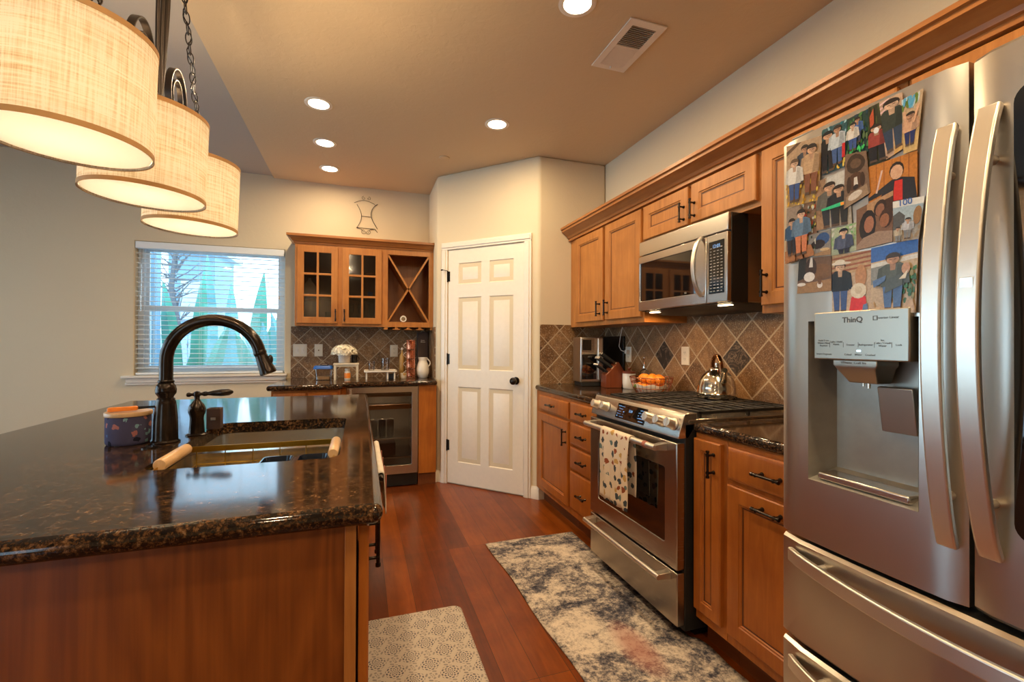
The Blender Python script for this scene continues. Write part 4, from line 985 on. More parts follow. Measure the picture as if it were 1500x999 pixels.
def s9(p, e, m, b):
    for k in range(6): p([(k/6, 0), (k/6+.015, 0), (k/6+.015, 1), (k/6, 1)], (.30, .09, .02))
    p([(.2, 0), (1, 0), (.95, .45), (.7, .52), (.5, .5), (0, .16), (0, .08), (.3, .2)], (.02, .02, .025)); p([(.52, 0), (.72, 0), (.72, .46), (.56, .46)], (.60, .03, .02)); e(.6, .70, .15, .20, (.03, .02, .015)); e(.6, .66, .13, .17, SK[0]); p([(.16, .25), (.2, .25), (.32, .8), (.28, .8)], (.65, .45, .38))
def s10(p, e, m, b):
    p([(0, .5), (.45, .5), (.45, 1), (0, 1)], (.32, .24, .18)); b(80, .45, .1, 1, 1, [(.03, .09, .03), (.02, .04, .02), (.6, .5, .1), (.5, .04, .03), (.5, .5, .45)], .05, 9); b(12, 0, 0, .9, .15, [(.35, .14, .05)], .15, 3); m(.24, .12, .66, (.03, .08, .16), (.02, .02, .03), 0); m(.56, .08, .82, (.12, .20, .30), (.55, .18, .08), 2)
def s11(p, e, m, b):
    e(.65, .7, .30, .26, (.03, .08, .22)); e(.45, .5, .32, .2, (.03, .02, .02)); p([(.3, .1), (1, .25), (1, 0), (.3, 0)], (.30, .18, .09)); e(.75, .25, .2, .06, (.55, .38, .2)); p([(0, .3), (.35, .35), (.3, 0), (0, 0)], (.30, .28, .26))
def s12(p, e, m, b):
    b(30, 0, .4, 1, 1, [(.15, .35, .12), (.6, .6, .5), (.3, .45, .2)], .12, 4); m(.52, -.35, 1.25, (.07, .09, .16), (.02, .02, .04), 2, (.015, .015, .02), 1.2)
def s13(p, e, m, b):
    p([(.3, .7), (1, .8), (1, 1), (.3, 1)], (.42, .24, .12)); p([(.75, .6), (1, .6), (1, .9), (.75, .9)], (.05, .02, .01)); e(.32, .5, .24, .36, (.015, .010, .008)); e(.36, .52, .14, .19, (.34, .14, .08)); e(.66, .78, .17, .17, (.03, .015, .01)); e(.66, .74, .12, .13, (.26, .11, .06)); e(.82, .52, .18, .2, (.05, .02, .01)); e(.78, .48, .13, .14, (.28, .11, .05)); p([(0, 0), (1, 0), (1, .22), (.6, .30), (.2, .25), (0, .1)], (.30, .20, .14))
def s14(p, e, m, b):
    p([(0, .4), (1, .5), (1, .86), (0, .86)], (.36, .45, .50)); p([(0, .3), (.4, .35), (.42, .62), (.22, .74), (0, .65)], (.08, .08, .08)); p([(0, .84), (1, .84), (1, 1), (0, 1)], (.72, .70, .64)); b(12, 0, 0, 1, .3, [(.32, .22, .12)], .14, 2); e(.85, .58, .14, .22, (.30, .15, .05)); m(.55, .05, .5, (.50, .50, .52), (.2, .2, .2), 0, wf=1.2); m(.2, .0, .36, (.5, .42, .3), (.2, .2, .2), 0, wf=1.3)
def s15(p, e, m, b):
    p([(0, 0), (1, 0), (1, .35), (0, .25)], (.30, .17, .08)); p([(0, .35), (.25, .45), (.25, 1), (0, 1)], (.02, .02, .02)); e(.72, .58, .34, .22, (.17, .085, .04)); e(.40, .70, .18, .28, (.045, .025, .02)); p([(.38, 1), (.44, 1), (.46, .72), (.34, .72)], (.65, .6, .55)); e(.36, .45, .17, .14, (.68, .64, .60)); e(.12, .25, .14, .05, (.65, .6, .55)); e(.68, .20, .08, .09, (.65, .6, .55)); p([(.6, .45), (.75, .45), (.72, .22), (.64, .22)], (.15, .07, .03))
def s16(p, e, m, b):
    p([(0, .65), (1, .72), (1, 1), (0, 1)], (.45, .30, .16))
    for k in range(4): p([(0, .70+k*.07), (1, .76+k*.07), (1, .79+k*.07), (0, .73+k*.07)], (.30, .10, .05))
    m(.22, .08, .80, (.012, .014, .018), (.04, .08, .22), 2, hat=(.68, .62, .52)); e(.75, .62, .14, .18, (.45, .22, .10)); p([(.45, 0), (.92, 0), (.88, .30), (.7, .38), (.52, .30)], (.60, .02, .015)); e(.70, .40, .20, .12, (.66, .58, .44)); e(.70, .41, .09, .06, (.55, .46, .32)); p([(.78, 0), (.95, 0), (.92, .2), (.82, .18)], (.12, .18, .32))
def s17(p, e, m, b):
    p([(0, .78), (1, .82), (1, 1), (0, 1)], (.03, .12, .40)); p([(0, .70), (1, .74), (1, .80), (0, .76)], (.62, .60, .55)); p([(0, .45), (.4, .45), (.4, .72), (0, .70)], (.24, .24, .22)); b(60, .5, .15, 1, .62, GRN+[(.25, .22, .08)], .06, 7); b(10, 0, 0, 1, .12, [(.50, .34, .20)], .15, 3)
    m(.52, .06, .80, (.08, .09, .07), (.07, .13, .28), 1, wf=1.1); e(.80, .62, .09, .08, SK[1]); p([(.35, .30), (.75, .40), (.72, .56), (.4, .5)], (.07, .08, .07)); p([(.08, .50), (.38, .56), (.36, .48), (.1, .40)], (.09, .16, .32)); p([(.66, .48), (.85, .60), (.80, .48)], (.65, .58, .45))
LISTP = [
 ('photo of three people among yellow leaves, top left of the fridge prints', [(1153,215),(1205,198),(1200,293),(1153,305)], 1, s1, (.45,.28,.12)),
 ('photo of two children, one dressed in black and one in grey, near the top', [(1204.6,191),(1241,174.5),(1240,243),(1205,257)], 0, s2, (.05,.12,.14)),
 ('photo of two children before green bushes, white shirt and blue shirt', [(1241,175),(1272.3,159),(1272.3,222),(1241,234)], 0, s3, (.02,.05,.04)),
 ('photo of a masked boy in a bright blue jacket', [(1272.3,158),(1291,149),(1303,234),(1273,244)], 0, s4, (.04,.04,.02)),
 ('photo of a boy in a dark jacket beside pink stripes', [(1288.5,150),(1322.7,135),(1323.6,218),(1299,234)], 1, s5, (.50,.33,.22)),
 ('photo of a child with both arms raised, rightmost of the top row', [(1322.7,147),(1354,130),(1345,219),(1325,226)], 2, s6, (.50,.36,.22)),
 ('photo of a brown and white dog curled up, cut to a slim shape', [(1240,227),(1271,221),(1277,282.5),(1238,307)], 3, s7, (.18,.11,.07)),
 ('photo of two boys with a green toy', [(1196,267),(1244,246),(1249,328),(1197,338)], 1, s8, (.42,.36,.28)),
 ('photo of a child in red shirt and black coat against orange wood', [(1273,245),(1344.6,220),(1344.6,289),(1273,300)], 1, s9, (.50,.18,.03)),
 ('photo of two children beside a decorated tree, at the left edge', [(1152.5,305.6),(1197,294),(1197,373),(1152,387)], 0, s10, (.22,.12,.07)),
 ('small curled photo of a person in blue bending over', [(1186,345),(1218.5,336),(1218.5,373),(1183,377)], 2, s11, (.22,.20,.18)),
 ('photo of a child in a dark padded suit on green grass', [(1218.5,336),(1255.4,326),(1255.4,367),(1219,375)], 1, s12, (.40,.45,.30)),
 ('dim photo of three faces close together', [(1256,308),(1310,279),(1309,354),(1256,367)], 2, s13, (.18,.09,.05)),
 ('pale photo of a family outdoors with 100 written along its top', [(1310,296),(1357,287),(1348,350),(1311,356)], 3, s14, (.34,.30,.24)),
 ('photo of a dog with white paws lying on a wooden floor', [(1171,379),(1218.5,374.5),(1218.5,426),(1168.5,430.5)], 1, s15, (.14,.08,.05)),
 ('photo of two people in pale cowboy hats, one in a red shirt', [(1219,374),(1277.6,366),(1276,463),(1219,466)], 0, s16, (.50,.36,.24)),
 ('photo of one boy carrying another under a blue sky', [(1277.6,364),(1347,349),(1343,458),(1277,462)], 2, s17, (.52,.38,.24)),
]
for lb, cs, ly, sh_, bg_ in LISTP:
    o = photo(lb, [pxy(*c) for c in cs], ly, sh_, bg_)
    if '100' in lb:
        c0 = pxy(1324, 298); lettering('100', .018, FR(1.0985-.0014*3-.0016), -c0[0]+.006, c0[1], 0, M['blue'], o)
M['copperh'] = plain('warm reflective handle', (.42, .20, .10), .2, 1)
# ------------------------------------------------------------------ island
IX0, IX1, IY0, IY1 = -1.215, .046, .952, 3.06
SK0 = rrect(-.530, 1.385, -.056, 2.110, .045)
isl = thing('kitchen_island', 'maple kitchen island base with a figured end panel', 'island', (-.48, 2.0, 0))
MB().prism([(-.95, .988), (-.006, .988), (-.006, 3.02), (-.95, 3.02)], .0, .872, [[(-.60, 1.30), (-.030, 1.30), (-.030, 2.18), (-.60, 2.18)]]).build('body', M['panel'], isl)
MB().box((-.028, .980, .0), (-.006, .990, .872)).build('corner_stile', M['wood'], isl, bevel=.001)
FIs = FI(-.001)
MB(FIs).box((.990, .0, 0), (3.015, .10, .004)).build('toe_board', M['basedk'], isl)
door(isl, FIs, .992, .115, 1.335, .862, mat='base', handle=(1.300, .700, .13))
door(isl, FIs, 1.350, .115, 1.72, .862, mat='base', handle=(1.385, .700, .13))
door(isl, FIs, 1.735, .115, 2.12, .862, mat='base', handle=(2.085, .700, .13))
MB(FIs).box((2.135, .115, 0), (2.74, .862, .022)).build('dishwasher_panel', M['steel'], isl, bevel=.003)
tb = MB(); tb.cyl((.060, 1.38, .842), (.060, 1.93, .842), .006, n=12)
for y in (1.39, 1.92): tb.cyl((.018, y, .842), (.060, y, .842), .005, n=10)
tb.build('towel_bar', M['bronze'], isl)
cl = MB().slab(rrect(IX0, IY0, IX1, IY1, .020, 4), CT0, CT1, .018, [SK0]).build('countertop', M['granite'])
props(cl, 'large brown-black granite countertop of the island with a sink cut-out', 'countertop')

# sink
snk = thing('kitchen_sink', 'undermount stainless double-bowl sink in the island counter', 'sink', (-.293, 1.75, .66))
A_, B_ = (-.526, 1.389, -.060, 1.742), (-.526, 1.772, -.060, 2.106)
fl = MB(); fl.prism(rrect(-.548, 1.367, -.038, 2.128, .05), .868, .8725, [rrect(*A_, .045), rrect(*B_, .045)]); fl.build('rim', M['sinks'], snk)
for bx in (A_, B_):
    mb = MB(); rings = []
    for ins, z, r in ((0, .8695, .045), (.004, .80, .045), (.008, .72, .045), (.020, .70, .05), (.045, .692, .055)):
        rings.append([(p[0], p[1], z) for p in rrect(bx[0]+ins, bx[1]+ins, bx[2]-ins, bx[3]-ins, r)])
    mb.loft(rings, False, True); o = mb.build('bowl', M['sinks'], snk, smooth=60)
    cx, cy = (bx[0]+bx[2])/2, (bx[1]+bx[3])/2
    MB().lathe([(.055, 0), (.055, .003), (.045, .004), (.040, -.0), (.012, -.001), (.012, .004), (0, .005)], (cx, cy, .6925), n=24).build('drain', M['chrome'], snk)

# faucet
fa_ = thing('kitchen_faucet', 'oil-rubbed bronze gooseneck faucet beside the island sink', 'faucet', (-.598, 1.757, CT1))
fx0, fy0 = -.598, 1.757
MB().lathe([(.040, 0), (.040, .005), (.034, .010), (.0335, .022), (.0325, .075), (.0285, .120), (.0270, .133), (.0245, .138), (.0250, .142), (.0205, .146), (.0215, .150), (.0280, .160), (.0290, .172), (.0255, .186), (.0205, .192), (.0225, .196), (.0225, .200), (.0195, .203), (.0190, .212)], (fx0, fy0, CT1), n=32).build('body', M['bronze'], fa_)
pts = [(fx0, fy0, CT1+.200), (fx0, fy0, CT1+.262)]
rad = .138; cz = CT1+.262
for k in range(1, 23):
    a = PI - R(168)*k/22; pts.append((fx0+rad+rad*math.cos(a), fy0-.0006*k, cz+rad*math.sin(a)))
e_ = Vector(pts[-1]); d_ = (Vector(pts[-1])-Vector(pts[-2])).normalized()
MB().tube(pts, .0190, 18).build('spout', M['bronze'], fa_)
dd = (d_+Vector((.10, 0, 0))).normalized()
sh_ = MB().lathe([(.0195, -.006), (.0205, 0), (.0205, .004), (.0185, .007), (.0190, .012), (.0250, .062), (.0265, .068), (.0265, .074), (.0225, .077), (0, .077)], e_, dd, 24).build('spray_head', M['bronze'], fa_)
side = Vector((1, 0, 0)); side = (side - dd*side.dot(dd)).normalized()
c0_ = e_+dd*.034+side*.021
MB().ball(c0_, .009, (1, .9, 1.9), 12).build('spray_button', M['black'], sh_)
hv = thing('faucet_handle', 'bronze single-lever faucet handle standing behind the tall faucet', 'faucet handle', (-.543, 1.865, CT1))
hx_, hy_ = -.543, 1.865
MB().lathe([(.033, 0), (.033, .004), (.024, .008), (.0235, .012), (.0205, .060), (.0215, .064), (.0215, .068), (.0260, .080), (.0265, .092), (.0220, .106), (.0140, .116), (.0085, .126), (.0085, .136), (.011, .142), (.009, .152), (0, .155)], (hx_, hy_, CT1), n=28).build('base', M['bronze'], hv)
MB().lathe([(0, -.034), (.007, -.030), (.0085, -.024), (.0045, -.016), (.0075, -.008), (.0075, .008), (.005, .014), (.0085, .022), (.0085, .028), (.006, .034), (.0095, .050), (.0125, .075), (.0115, .100), (.0045, .112), (0, .114)], (hx_, hy_, CT1+.143), (1, -.06, .05), 18).build('lever', M['bronze'], hv)
bx_ = thing('sponge_caddy', 'small black scrubber box behind the faucet handle', 'caddy', (-.520, 1.985, CT1))
mb = MB(); mb.prism([(-.543, 1.965), (-.497, 1.965), (-.497, 2.005), (-.543, 2.005)], CT1+.001, CT1+.078, [[(-.539, 1.969), (-.501, 1.969), (-.501, 2.001), (-.539, 2.001)]]); mb.build('box', M['brown'], bx_, bevel=.002)
MB().box((-.538, 1.970, CT1+.001), (-.502, 2.000, CT1+.066)).build('sponge', M['blackm'], bx_)
MB().box((-.528, 1.963, CT1+.035), (-.512, 1.965, CT1+.045)).build('badge', M['hand'], bx_)
props(MB().lathe([(.022, 0), (.022, .003), (.016, .005), (.012, .0045), (0, .0045)], (-.612, 1.680, CT1), n=24).build('hole_cover', M['bronze']), 'flat round bronze hole cover on the island just in front of the faucet', 'hole cover')

# floral tin with wooden lid, peeler resting on it
tn = thing('floral_canister', 'dark blue floral tin with a pale wooden lid beside the faucet', 'canister', (-.707, 1.782, CT1))
MB().lathe([(.054, 0), (.0575, .004), (.0585, .010), (.0585, .084), (.057, .088)], (-.707, 1.782, CT1+.001), n=36).build('tin', M['tin'], tn)
MB().lathe([(.0605, 0), (.0615, .002), (.0615, .011), (.0600, .013), (0, .013)], (-.707, 1.782, CT1+.090), n=36).build('lid', M['rollw'], tn)
pl = thing('paring_knife', 'small knife with a bright orange handle lying on the floral tin lid', 'knife', (-.70, 1.77, CT1+.104))
a = Vector((-.752, 1.755, CT1+.112)); b2 = Vector((-.680, 1.772, CT1+.113)); u_ = (b2-a).normalized(); f_ = frame(a, u_)
MB(f_).loft([[(x, -h, -w2), (x, h, -w2), (x, h, w2), (x, -h, w2)] for x, h, w2 in ((0, .006, .007), (.008, .007, .009), (.040, .0065, .008), (.070, .007, .009), (.076, .005, .007))]).build('handle', M['orangep'], pl, bevel=.0025)
MB(f_).loft([[(.074, -.004, -.002), (.074, .005, -.002), (.074, .005, .002), (.074, -.004, .002)], [(.130, -.002, -.001), (.130, .004, -.001), (.130, .004, .001), (.130, -.002, .001)], [(.150, .003, -.0004), (.150, .004, -.0004), (.150, .004, .0004), (.150, .003, .0004)]]).build('blade', M['blackm'], pl)

# expandable brass rack hooked over the near bowl
rk = thing('sink_rack', 'brass wire sink rack with two wooden roller grips over the near bowl', 'rack', (-.29, 1.55, .88))
x0, x1, ya, yb, zt, zb = -.512, -.074, 1.402, 1.700, .906, .830
mb = MB()
mb.bar([(x0, ya, zt-.009), (x1, ya, zt-.009)], .018, .0025, (0, 0, 1)); mb.bar([(x0, yb, zt-.009), (x1, yb, zt-.009)], .018, .0025, (0, 0, 1))
mb.bar([(x0, ya, zt-.009), (x0, yb, zt-.009)], .018, .0025, (0, 0, 1)); mb.bar([(x1, ya, zt-.009), (x1, yb, zt-.009)], .018, .0025, (0, 0, 1))
mb.build('rim', M['gold'], rk, bevel=.0005)
mb = MB()
for z in (zt-.055, zb): mb.tube([(x0+.02, ya+.01, z), (x1-.02, ya+.01, z), (x1-.02, yb-.01, z), (x0+.02, yb-.01, z)], .0018, 8, True)
for i in range(6):
    x = x0+.02+(x1-x0-.04)*i/5
    mb.cyl((x, ya+.01, zt-.012), (x, ya+.01, zb), .0016, n=6).cyl((x, yb-.01, zt-.012), (x, yb-.01, zb), .0016, n=6)
for i in range(12):
    x = x0+.02+(x1-x0-.04)*i/11; mb.cyl((x, ya+.01, zb), (x, yb-.01, zb), .0014, n=6)
for y in (ya+.1, ya+.2): mb.cyl((x0+.02, y, zb), (x1-.02, y, zb), .0016, n=6)
mb.build('basket_wires', M['gold'], rk)
for x in (x0+.004, x1-.002):
    MB().lathe([(.0145, 0), (.0165, .004), (.0165, .196), (.0145, .200)] if x < -.3 else [(.013, 0), (.015, .004), (.015, .186), (.013, .19)], (x, ya+.050, zt+.004), (0, 1, 0), 22).build('roller_grip', M['rollw'], rk)
tray = thing('utensil_tray', 'black divided utensil tray lying in the brass sink rack', 'tray', (-.18, 1.49, .86))
for xa, xb_ in ((-.275, -.190), (-.178, -.090)):
    mb = MB(); mb.loft([[(p[0], p[1], z) for p in rrect(xa+i_, 1.440+i_, xb_-i_, 1.545-i_, .018)] for i_, z in ((.010, .845), (0, .894), (.004, .894), (.013, .850))]); mb.build('compartment', M['navy'], tray)
MB().box((-.192, 1.47, .880), (-.176, 1.52, .893)).build('bridge', M['navy'], tray)

# towel on the island rail
def drape2(name, mat, x, z, y0, y1, drop, back, label, cat):
    mb = MB(); rad = .010; rows = []; NY = 20
    for j in range(NY+1):
        q = j/NY; row = []
        for k in range(6): row.append((x-rad, y0+(y1-y0)*q, z-back*(1-k/6)))
        for a in range(0, 181, 30): row.append((x-rad*math.cos(R(a)), y0+(y1-y0)*q, z+rad*math.sin(R(a))))
        for k in range(1, 12):
            d = drop*k/11; row.append((x+rad+.006*abs(math.sin(q*11+1))*min(1, d*12), y0+(y1-y0)*q+.004*math.sin(d*30), z-d))
        rows.append(row)
    L_ = [[mb.v(p) for p in r_] for r_ in rows]
    for a, c in zip(L_, L_[1:]):
        for i in range(len(a)-1): mb.f([a[i], a[i+1], c[i+1], c[i]])
    o = mb.build(name, mat, None); md = o.modifiers.new('thick', 'SOLIDIFY'); md.thickness = .003; md.offset = 0
    return o, mb
to = thing('hand_towel', 'pale red-striped towel hanging on the aisle side of the island', 'towel', (.07, 1.65, .85))
o, _ = drape2('cloth', M['striped'], .060, .842, 1.42, 1.88, .115, .10, '', '')
attach(o, to)
for k in range(4):
    y = 1.47+k*.11; MB().box((.0760, y, .735), (.0795, y+.006, .83)).build('stripe', M['redst'], to)

# ------------------------------------------------------------------ pendant over the island
PX, PYc, ZS0, ZS1, RS = -.600, (1.235, 1.612, 2.000), 1.665, 1.915, .148
pn = thing('island_chandelier', 'linear bronze island chandelier with three linen drum shades', 'chandelier', (PX, 1.655, H))
for y in PYc:
    mb = MB(); N = 64
    rings = [[(PX+r_*math.cos(2*PI*i/N), y+r_*math.sin(2*PI*i/N), z) for i in range(N)] for r_, z in ((RS, ZS0), (RS, ZS1), (RS-.0025, ZS1), (RS-.0025, ZS0))]
    mb.loft(rings+[rings[0]], False, False); s_ = mb.build('drum_shade', M['linen'], pn, smooth=60)
    for z in (ZS0, ZS1-.010):
        t_ = MB(); rr = [[(PX+r_*math.cos(2*PI*i/N), y+r_*math.sin(2*PI*i/N), zz) for i in range(N)] for r_, zz in ((RS+.0003, z-.001), (RS+.0012, z-.001), (RS+.0012, z+.011), (RS+.0003, z+.011))]
        t_.loft(rr+[rr[0]], False, False); t_.build('trim_tape', M['trimfab'], s_, smooth=50)
    MB().lathe([(RS-.005, 0), (RS-.005, .004)], (PX, y, ZS0+.004), n=64).build('diffuser', M['diff'], s_)
    cpm = MB(); cpm.lathe([(.014, -.12), (.014, -.02), (.055, -.004), (.060, .004), (.056, .020), (.040, .040), (.016, .052), (.012, .058), (0, .060)], (PX, y, ZS1+.012), n=28); cpm.build('fitter_cap', M['darkmet'], pn)
    for k in range(3):
        a = R(20+120*k); MB().cyl((PX+.05*math.cos(a), y+.05*math.sin(a), ZS1+.008), (PX+(RS-.003)*math.cos(a), y+(RS-.003)*math.sin(a), ZS1-.004), .0022, n=6).build('spider_arm', M['darkmet'], pn)
    MB().ball((PX, y, 1.775), .030, (1, 1, 1.25)).build('bulb', M['lens'], pn)
    lamp('POINT', (PX, y, 1.80), BULB_W, WARM, pn, .045)
MB().bar([(PX, PYc[0]-.03, 1.985), (PX, PYc[2]+.05, 1.985)], .022, .012, (1, 0, 0)).build('cross_bar', M['darkmet'], pn, bevel=.002)
YC = 1.672
for s_ in (-.036, -.014, .014, .036):
    q_ = [(PX+(.004 if abs(s_) < .02 else 0), YC+s_*(.30+.75*math.sin(PI*k/16)), 1.99+(H-2.03)*k/16) for k in range(17)]
    MB().tube(q_, .0058, 10).build('stem_rod', M['darkmet'], pn)
for sgn in (-1, 1):                  # scrolls each side of the stem
    for rr_, wd_ in ((.082, .020), (.050, .016)):
        q_ = []
        for k in range(26):
            a = R(-20+ (235)*k/25); r2 = rr_*(1-.35*k/25); q_.append((PX, YC+sgn*(.120-rr_*0+r2*math.cos(PI-a)*-1*-1 if False else .120+r2*math.cos(a)), 2.055+r2*1.35*math.sin(a)))
        MB().bar(q_, wd_, .005, (1, 0, 0)).build('scroll', M['darkmet'], pn, bevel=.001)
MB().lathe([(.065, 0), (.065, -.006), (.055, -.018), (.020, -.028), (.012, -.045), (0, -.045)], (PX, YC, H+.021), n=32).build('canopy', M['darkmet'], pn)
for sgn in (-1, 1):
    a = Vector((PX, YC+sgn*.375, 1.995)); c = Vector((PX, YC+sgn*.015, 2.715)); L_ = (c-a).length; d_ = (c-a)/L_; nl = 26
    for i in range(nl):
        p = a+(c-a)*((i+.5)/nl); hl = L_/nl*.64; e1 = Vector((1, 0, 0)) if i % 2 else d_.cross(Vector((1, 0, 0))).normalized()
        q_ = [p + d_*(hl*math.cos(2*PI*k/16)) + e1*(.0095*math.sin(2*PI*k/16)) for k in range(16)]
        MB().tube(q_, .0021, 6, True).build('chain_link', M['darkmet'], pn)
    w_ = [a+(c-a)*(k/40)+Vector((.010*math.sin(k*1.1), .006*math.cos(k*1.1), 0)) for k in range(41)]
    MB().tube(w_, .0018, 6).build('lamp_cord', M['bronze'], pn)

pn.rotation_euler = (0, R(1.8), 0); pn.location.x += .030
# ------------------------------------------------------------------ ceiling fittings
def downlight(x, y, label, z=H, warm=WARM, power=1.0):
    t = thing('recessed_light', label, 'ceiling light', (x, y, z), 'recessed ceiling lights')
    MB().lathe([(.060, 0), (.062, -.004), (.078, -.0055), (.0835, -.003), (.0835, 0)], (x, y, z), n=36, cap0=False, cap1=False).build('trim_ring', M['white'], t)
    MB().lathe([(.0605, -.0035), (.0605, -.002)], (x, y, z), n=32).build('lens', M['lens'], t)
    lamp('AREA', (x, y, z-.010), DOWNLIGHT_W*power, warm, t, .11, spread=R(178))
downlight(-.258, 3.098, 'recessed ceiling light nearest the chandelier, first of the left row')
downlight(-.262, 3.690, 'recessed ceiling light in the middle of the left row of three', power=.75)
downlight(-.261, 4.225, 'recessed ceiling light farthest back, near the glass-door wall cabinet', power=.32)
downlight(.880, 2.990, 'recessed ceiling light over the aisle in front of the pantry door')
downlight(.901, 1.812, 'recessed ceiling light beside the ceiling vent')
for x, y, l_ in ((.9, .55, 'in front of the refrigerator'), (.9, -.8, 'behind the camera on the refrigerator side'), (-.26, .3, 'over the near end of the island aisle'), (-.26, -1.2, 'behind the camera on the island side')): downlight(x, y, 'added off-view ceiling light '+l_)  # unseen downlights, added to brighten the near side of the room
for x, y, l_ in ((-2.6, 1.0, 'nearer the glass door'), (-2.6, -1.2, 'nearer the front windows')): downlight(x, y, 'added off-view ceiling light over the dining side, '+l_, z=H+.022)  # more unseen downlights, added as fill for the left side
vt = thing('ceiling_vent', 'white rectangular air vent with dark slots on the kitchen ceiling', 'vent', (1.27, 1.995, H))
mb = MB(); mb.prism([(1.170, 1.805), (1.370, 1.805), (1.370, 2.185), (1.170, 2.185)], H-.008, H-.001, [[(1.205, 1.845), (1.335, 1.845), (1.335, 1.990), (1.205, 1.990)], [(1.205, 2.000), (1.335, 2.000), (1.335, 2.150), (1.205, 2.150)]]); mb.build('frame', M['white'], vt, bevel=.002)
MB().box((1.200, 1.84, H-.002), (1.340, 2.155, H-.0005)).build('duct', M['slot'], vt)
sv = MB()
for k in range(12):
    y = 1.848+k*.0122; sv.bar([(1.205, y+.002, H-.006), (1.335, y+.002, H-.006)], .008, .001, (0, .45, 1)); y = 2.004+k*.0122; sv.bar([(1.205, y+.005, H-.006), (1.335, y+.005, H-.006)], .0135, .001, (0, 1, -.30))
sv.build('louvres', M['white'], vt)
MB().box((1.268, 2.150, H-.020), (1.272, 2.160, H-.006)).build('damper_lever', M['white'], vt)
props(MB().lathe([(0, -.010), (.030, -.010), (.042, -.006), (.042, -.0003), (0, -.0003)], (.637, 3.67, H), n=32).build('ceiling_cover_plate', M['ceil']), 'small round cover plate on the ceiling near the pantry corner', 'cover plate')

# ------------------------------------------------------------------ glass cabinet on the back wall
FG = FB(4.312)
gc = thing('glass_cabinet', 'maple wall cabinet with two glass doors and an open wine-rack bay', 'cabinet', (.055, 4.47, 1.385))
mb = MB()
for xa, xb_ in ((-.540, -.522), (-.182, -.164), (.188, .206), (.630, .648)): mb.box((xa, 4.314, 1.385), (xb_, 4.626, 2.102))
mb.box((-.540, 4.314, 1.400), (.648, 4.626, 1.418)).box((-.540, 4.314, 2.084), (.648, 4.626, 2.102)); mb.build('body', M['wood'], gc, bevel=.001)
MB().box((-.522, 4.618, 1.418), (.630, 4.626, 2.084)).build('back_panel', M['woodin'], gc)
mb = MB(FG); mb.prism([(-.540, 1.385), (.650, 1.385), (.650, 2.102), (-.540, 2.102)], -.018, 0, [[(-.50, 1.425), (-.205, 1.425), (-.205, 2.062), (-.50, 2.062)], [(-.140, 1.425), (.165, 1.425), (.165, 2.062), (-.140, 2.062)], [(.235, 1.432), (.607, 1.432), (.607, 2.050), (.235, 2.050)]]); mb.build('face_frame', M['wood'], gc, bevel=.0015)
door(gc, FG, -.522, 1.408, -.192, 2.080, glassy=True, handle=(-.210, 1.480, .095)); door(gc, FG, -.155, 1.408, .180, 2.080, glassy=True, handle=(-.137, 1.480, .095))
for xa, xb_ in ((-.522, -.182), (-.164, .188)):
    for z in (1.640, 1.865): MB().box((xa, 4.335, z), (xb_, 4.617, z+.016)).build('shelf', M['woodin'], gc, bevel=.001)
for s_ in (1, -1):
    a = (.236, 1.434) if s_ > 0 else (.236, 2.048); c = (.606, 2.048) if s_ > 0 else (.606, 1.434)
    a3, c3 = Vector((a[0], 4.455, a[1])), Vector((c[0], 4.455, c[1])); dv = (c3-a3).normalized(); nn = dv.cross(Vector((0, 1, 0)))
    mb = MB(); mb.loft([[p+nn*(-.008)+Vector((0, -.135, 0)), p+nn*.008+Vector((0, -.135, 0)), p+nn*.008+Vector((0, .155, 0)), p+nn*(-.008)+Vector((0, .155, 0))] for p in (a3, c3)]); mb.build('rack_divider', M['wood'], gc)
for k in range(5):
    x = .205+.107*k; MB().loft([[(x-.012, y, 1.384), (x+.012, y, 1.384), (x+.012, y, 1.372), (x+.034, y, 1.366), (x+.034, y, 1.362), (x-.034, y, 1.362), (x-.034, y, 1.366), (x-.012, y, 1.372)] for y in (4.315, 4.60)]).build('stemware_rail', M['wood'], gc) if 0 < k < 4 else MB().box((x-.01 if k else x, 4.315, 1.362), (x+.03 if not k else x+.012, 4.60, 1.384)).build('stemware_rail', M['wood'], gc)
mb = MB(); pr2 = [(0, 2.098), (.006, 2.098), (.008, 2.112), (.020, 2.116), (.030, 2.132), (.050, 2.148), (.060, 2.152), (.060, 2.172), (0, 2.172)]
def crown_path(d): return [(-.541-d, 4.639), (-.541-d, 4.310-d), (.649, 4.310-d)]
V_ = [[mb.v((crown_path(d)[i][0], crown_path(d)[i][1], z)) for d, z in pr2] for i in range(3)]
for a, c in zip(V_, V_[1:]):
    for i in range(len(pr2)): j = (i+1) % len(pr2); mb.f([a[i], a[j], c[j], c[i]])
mb.f(V_[0]); mb.f(V_[2][::-1]); mb.prism([(-.541, 4.31), (.649, 4.31), (.649, 4.639), (-.541, 4.639)], 2.150, 2.172)
mb.build('crown', M['woodx'], gc, smooth=25)
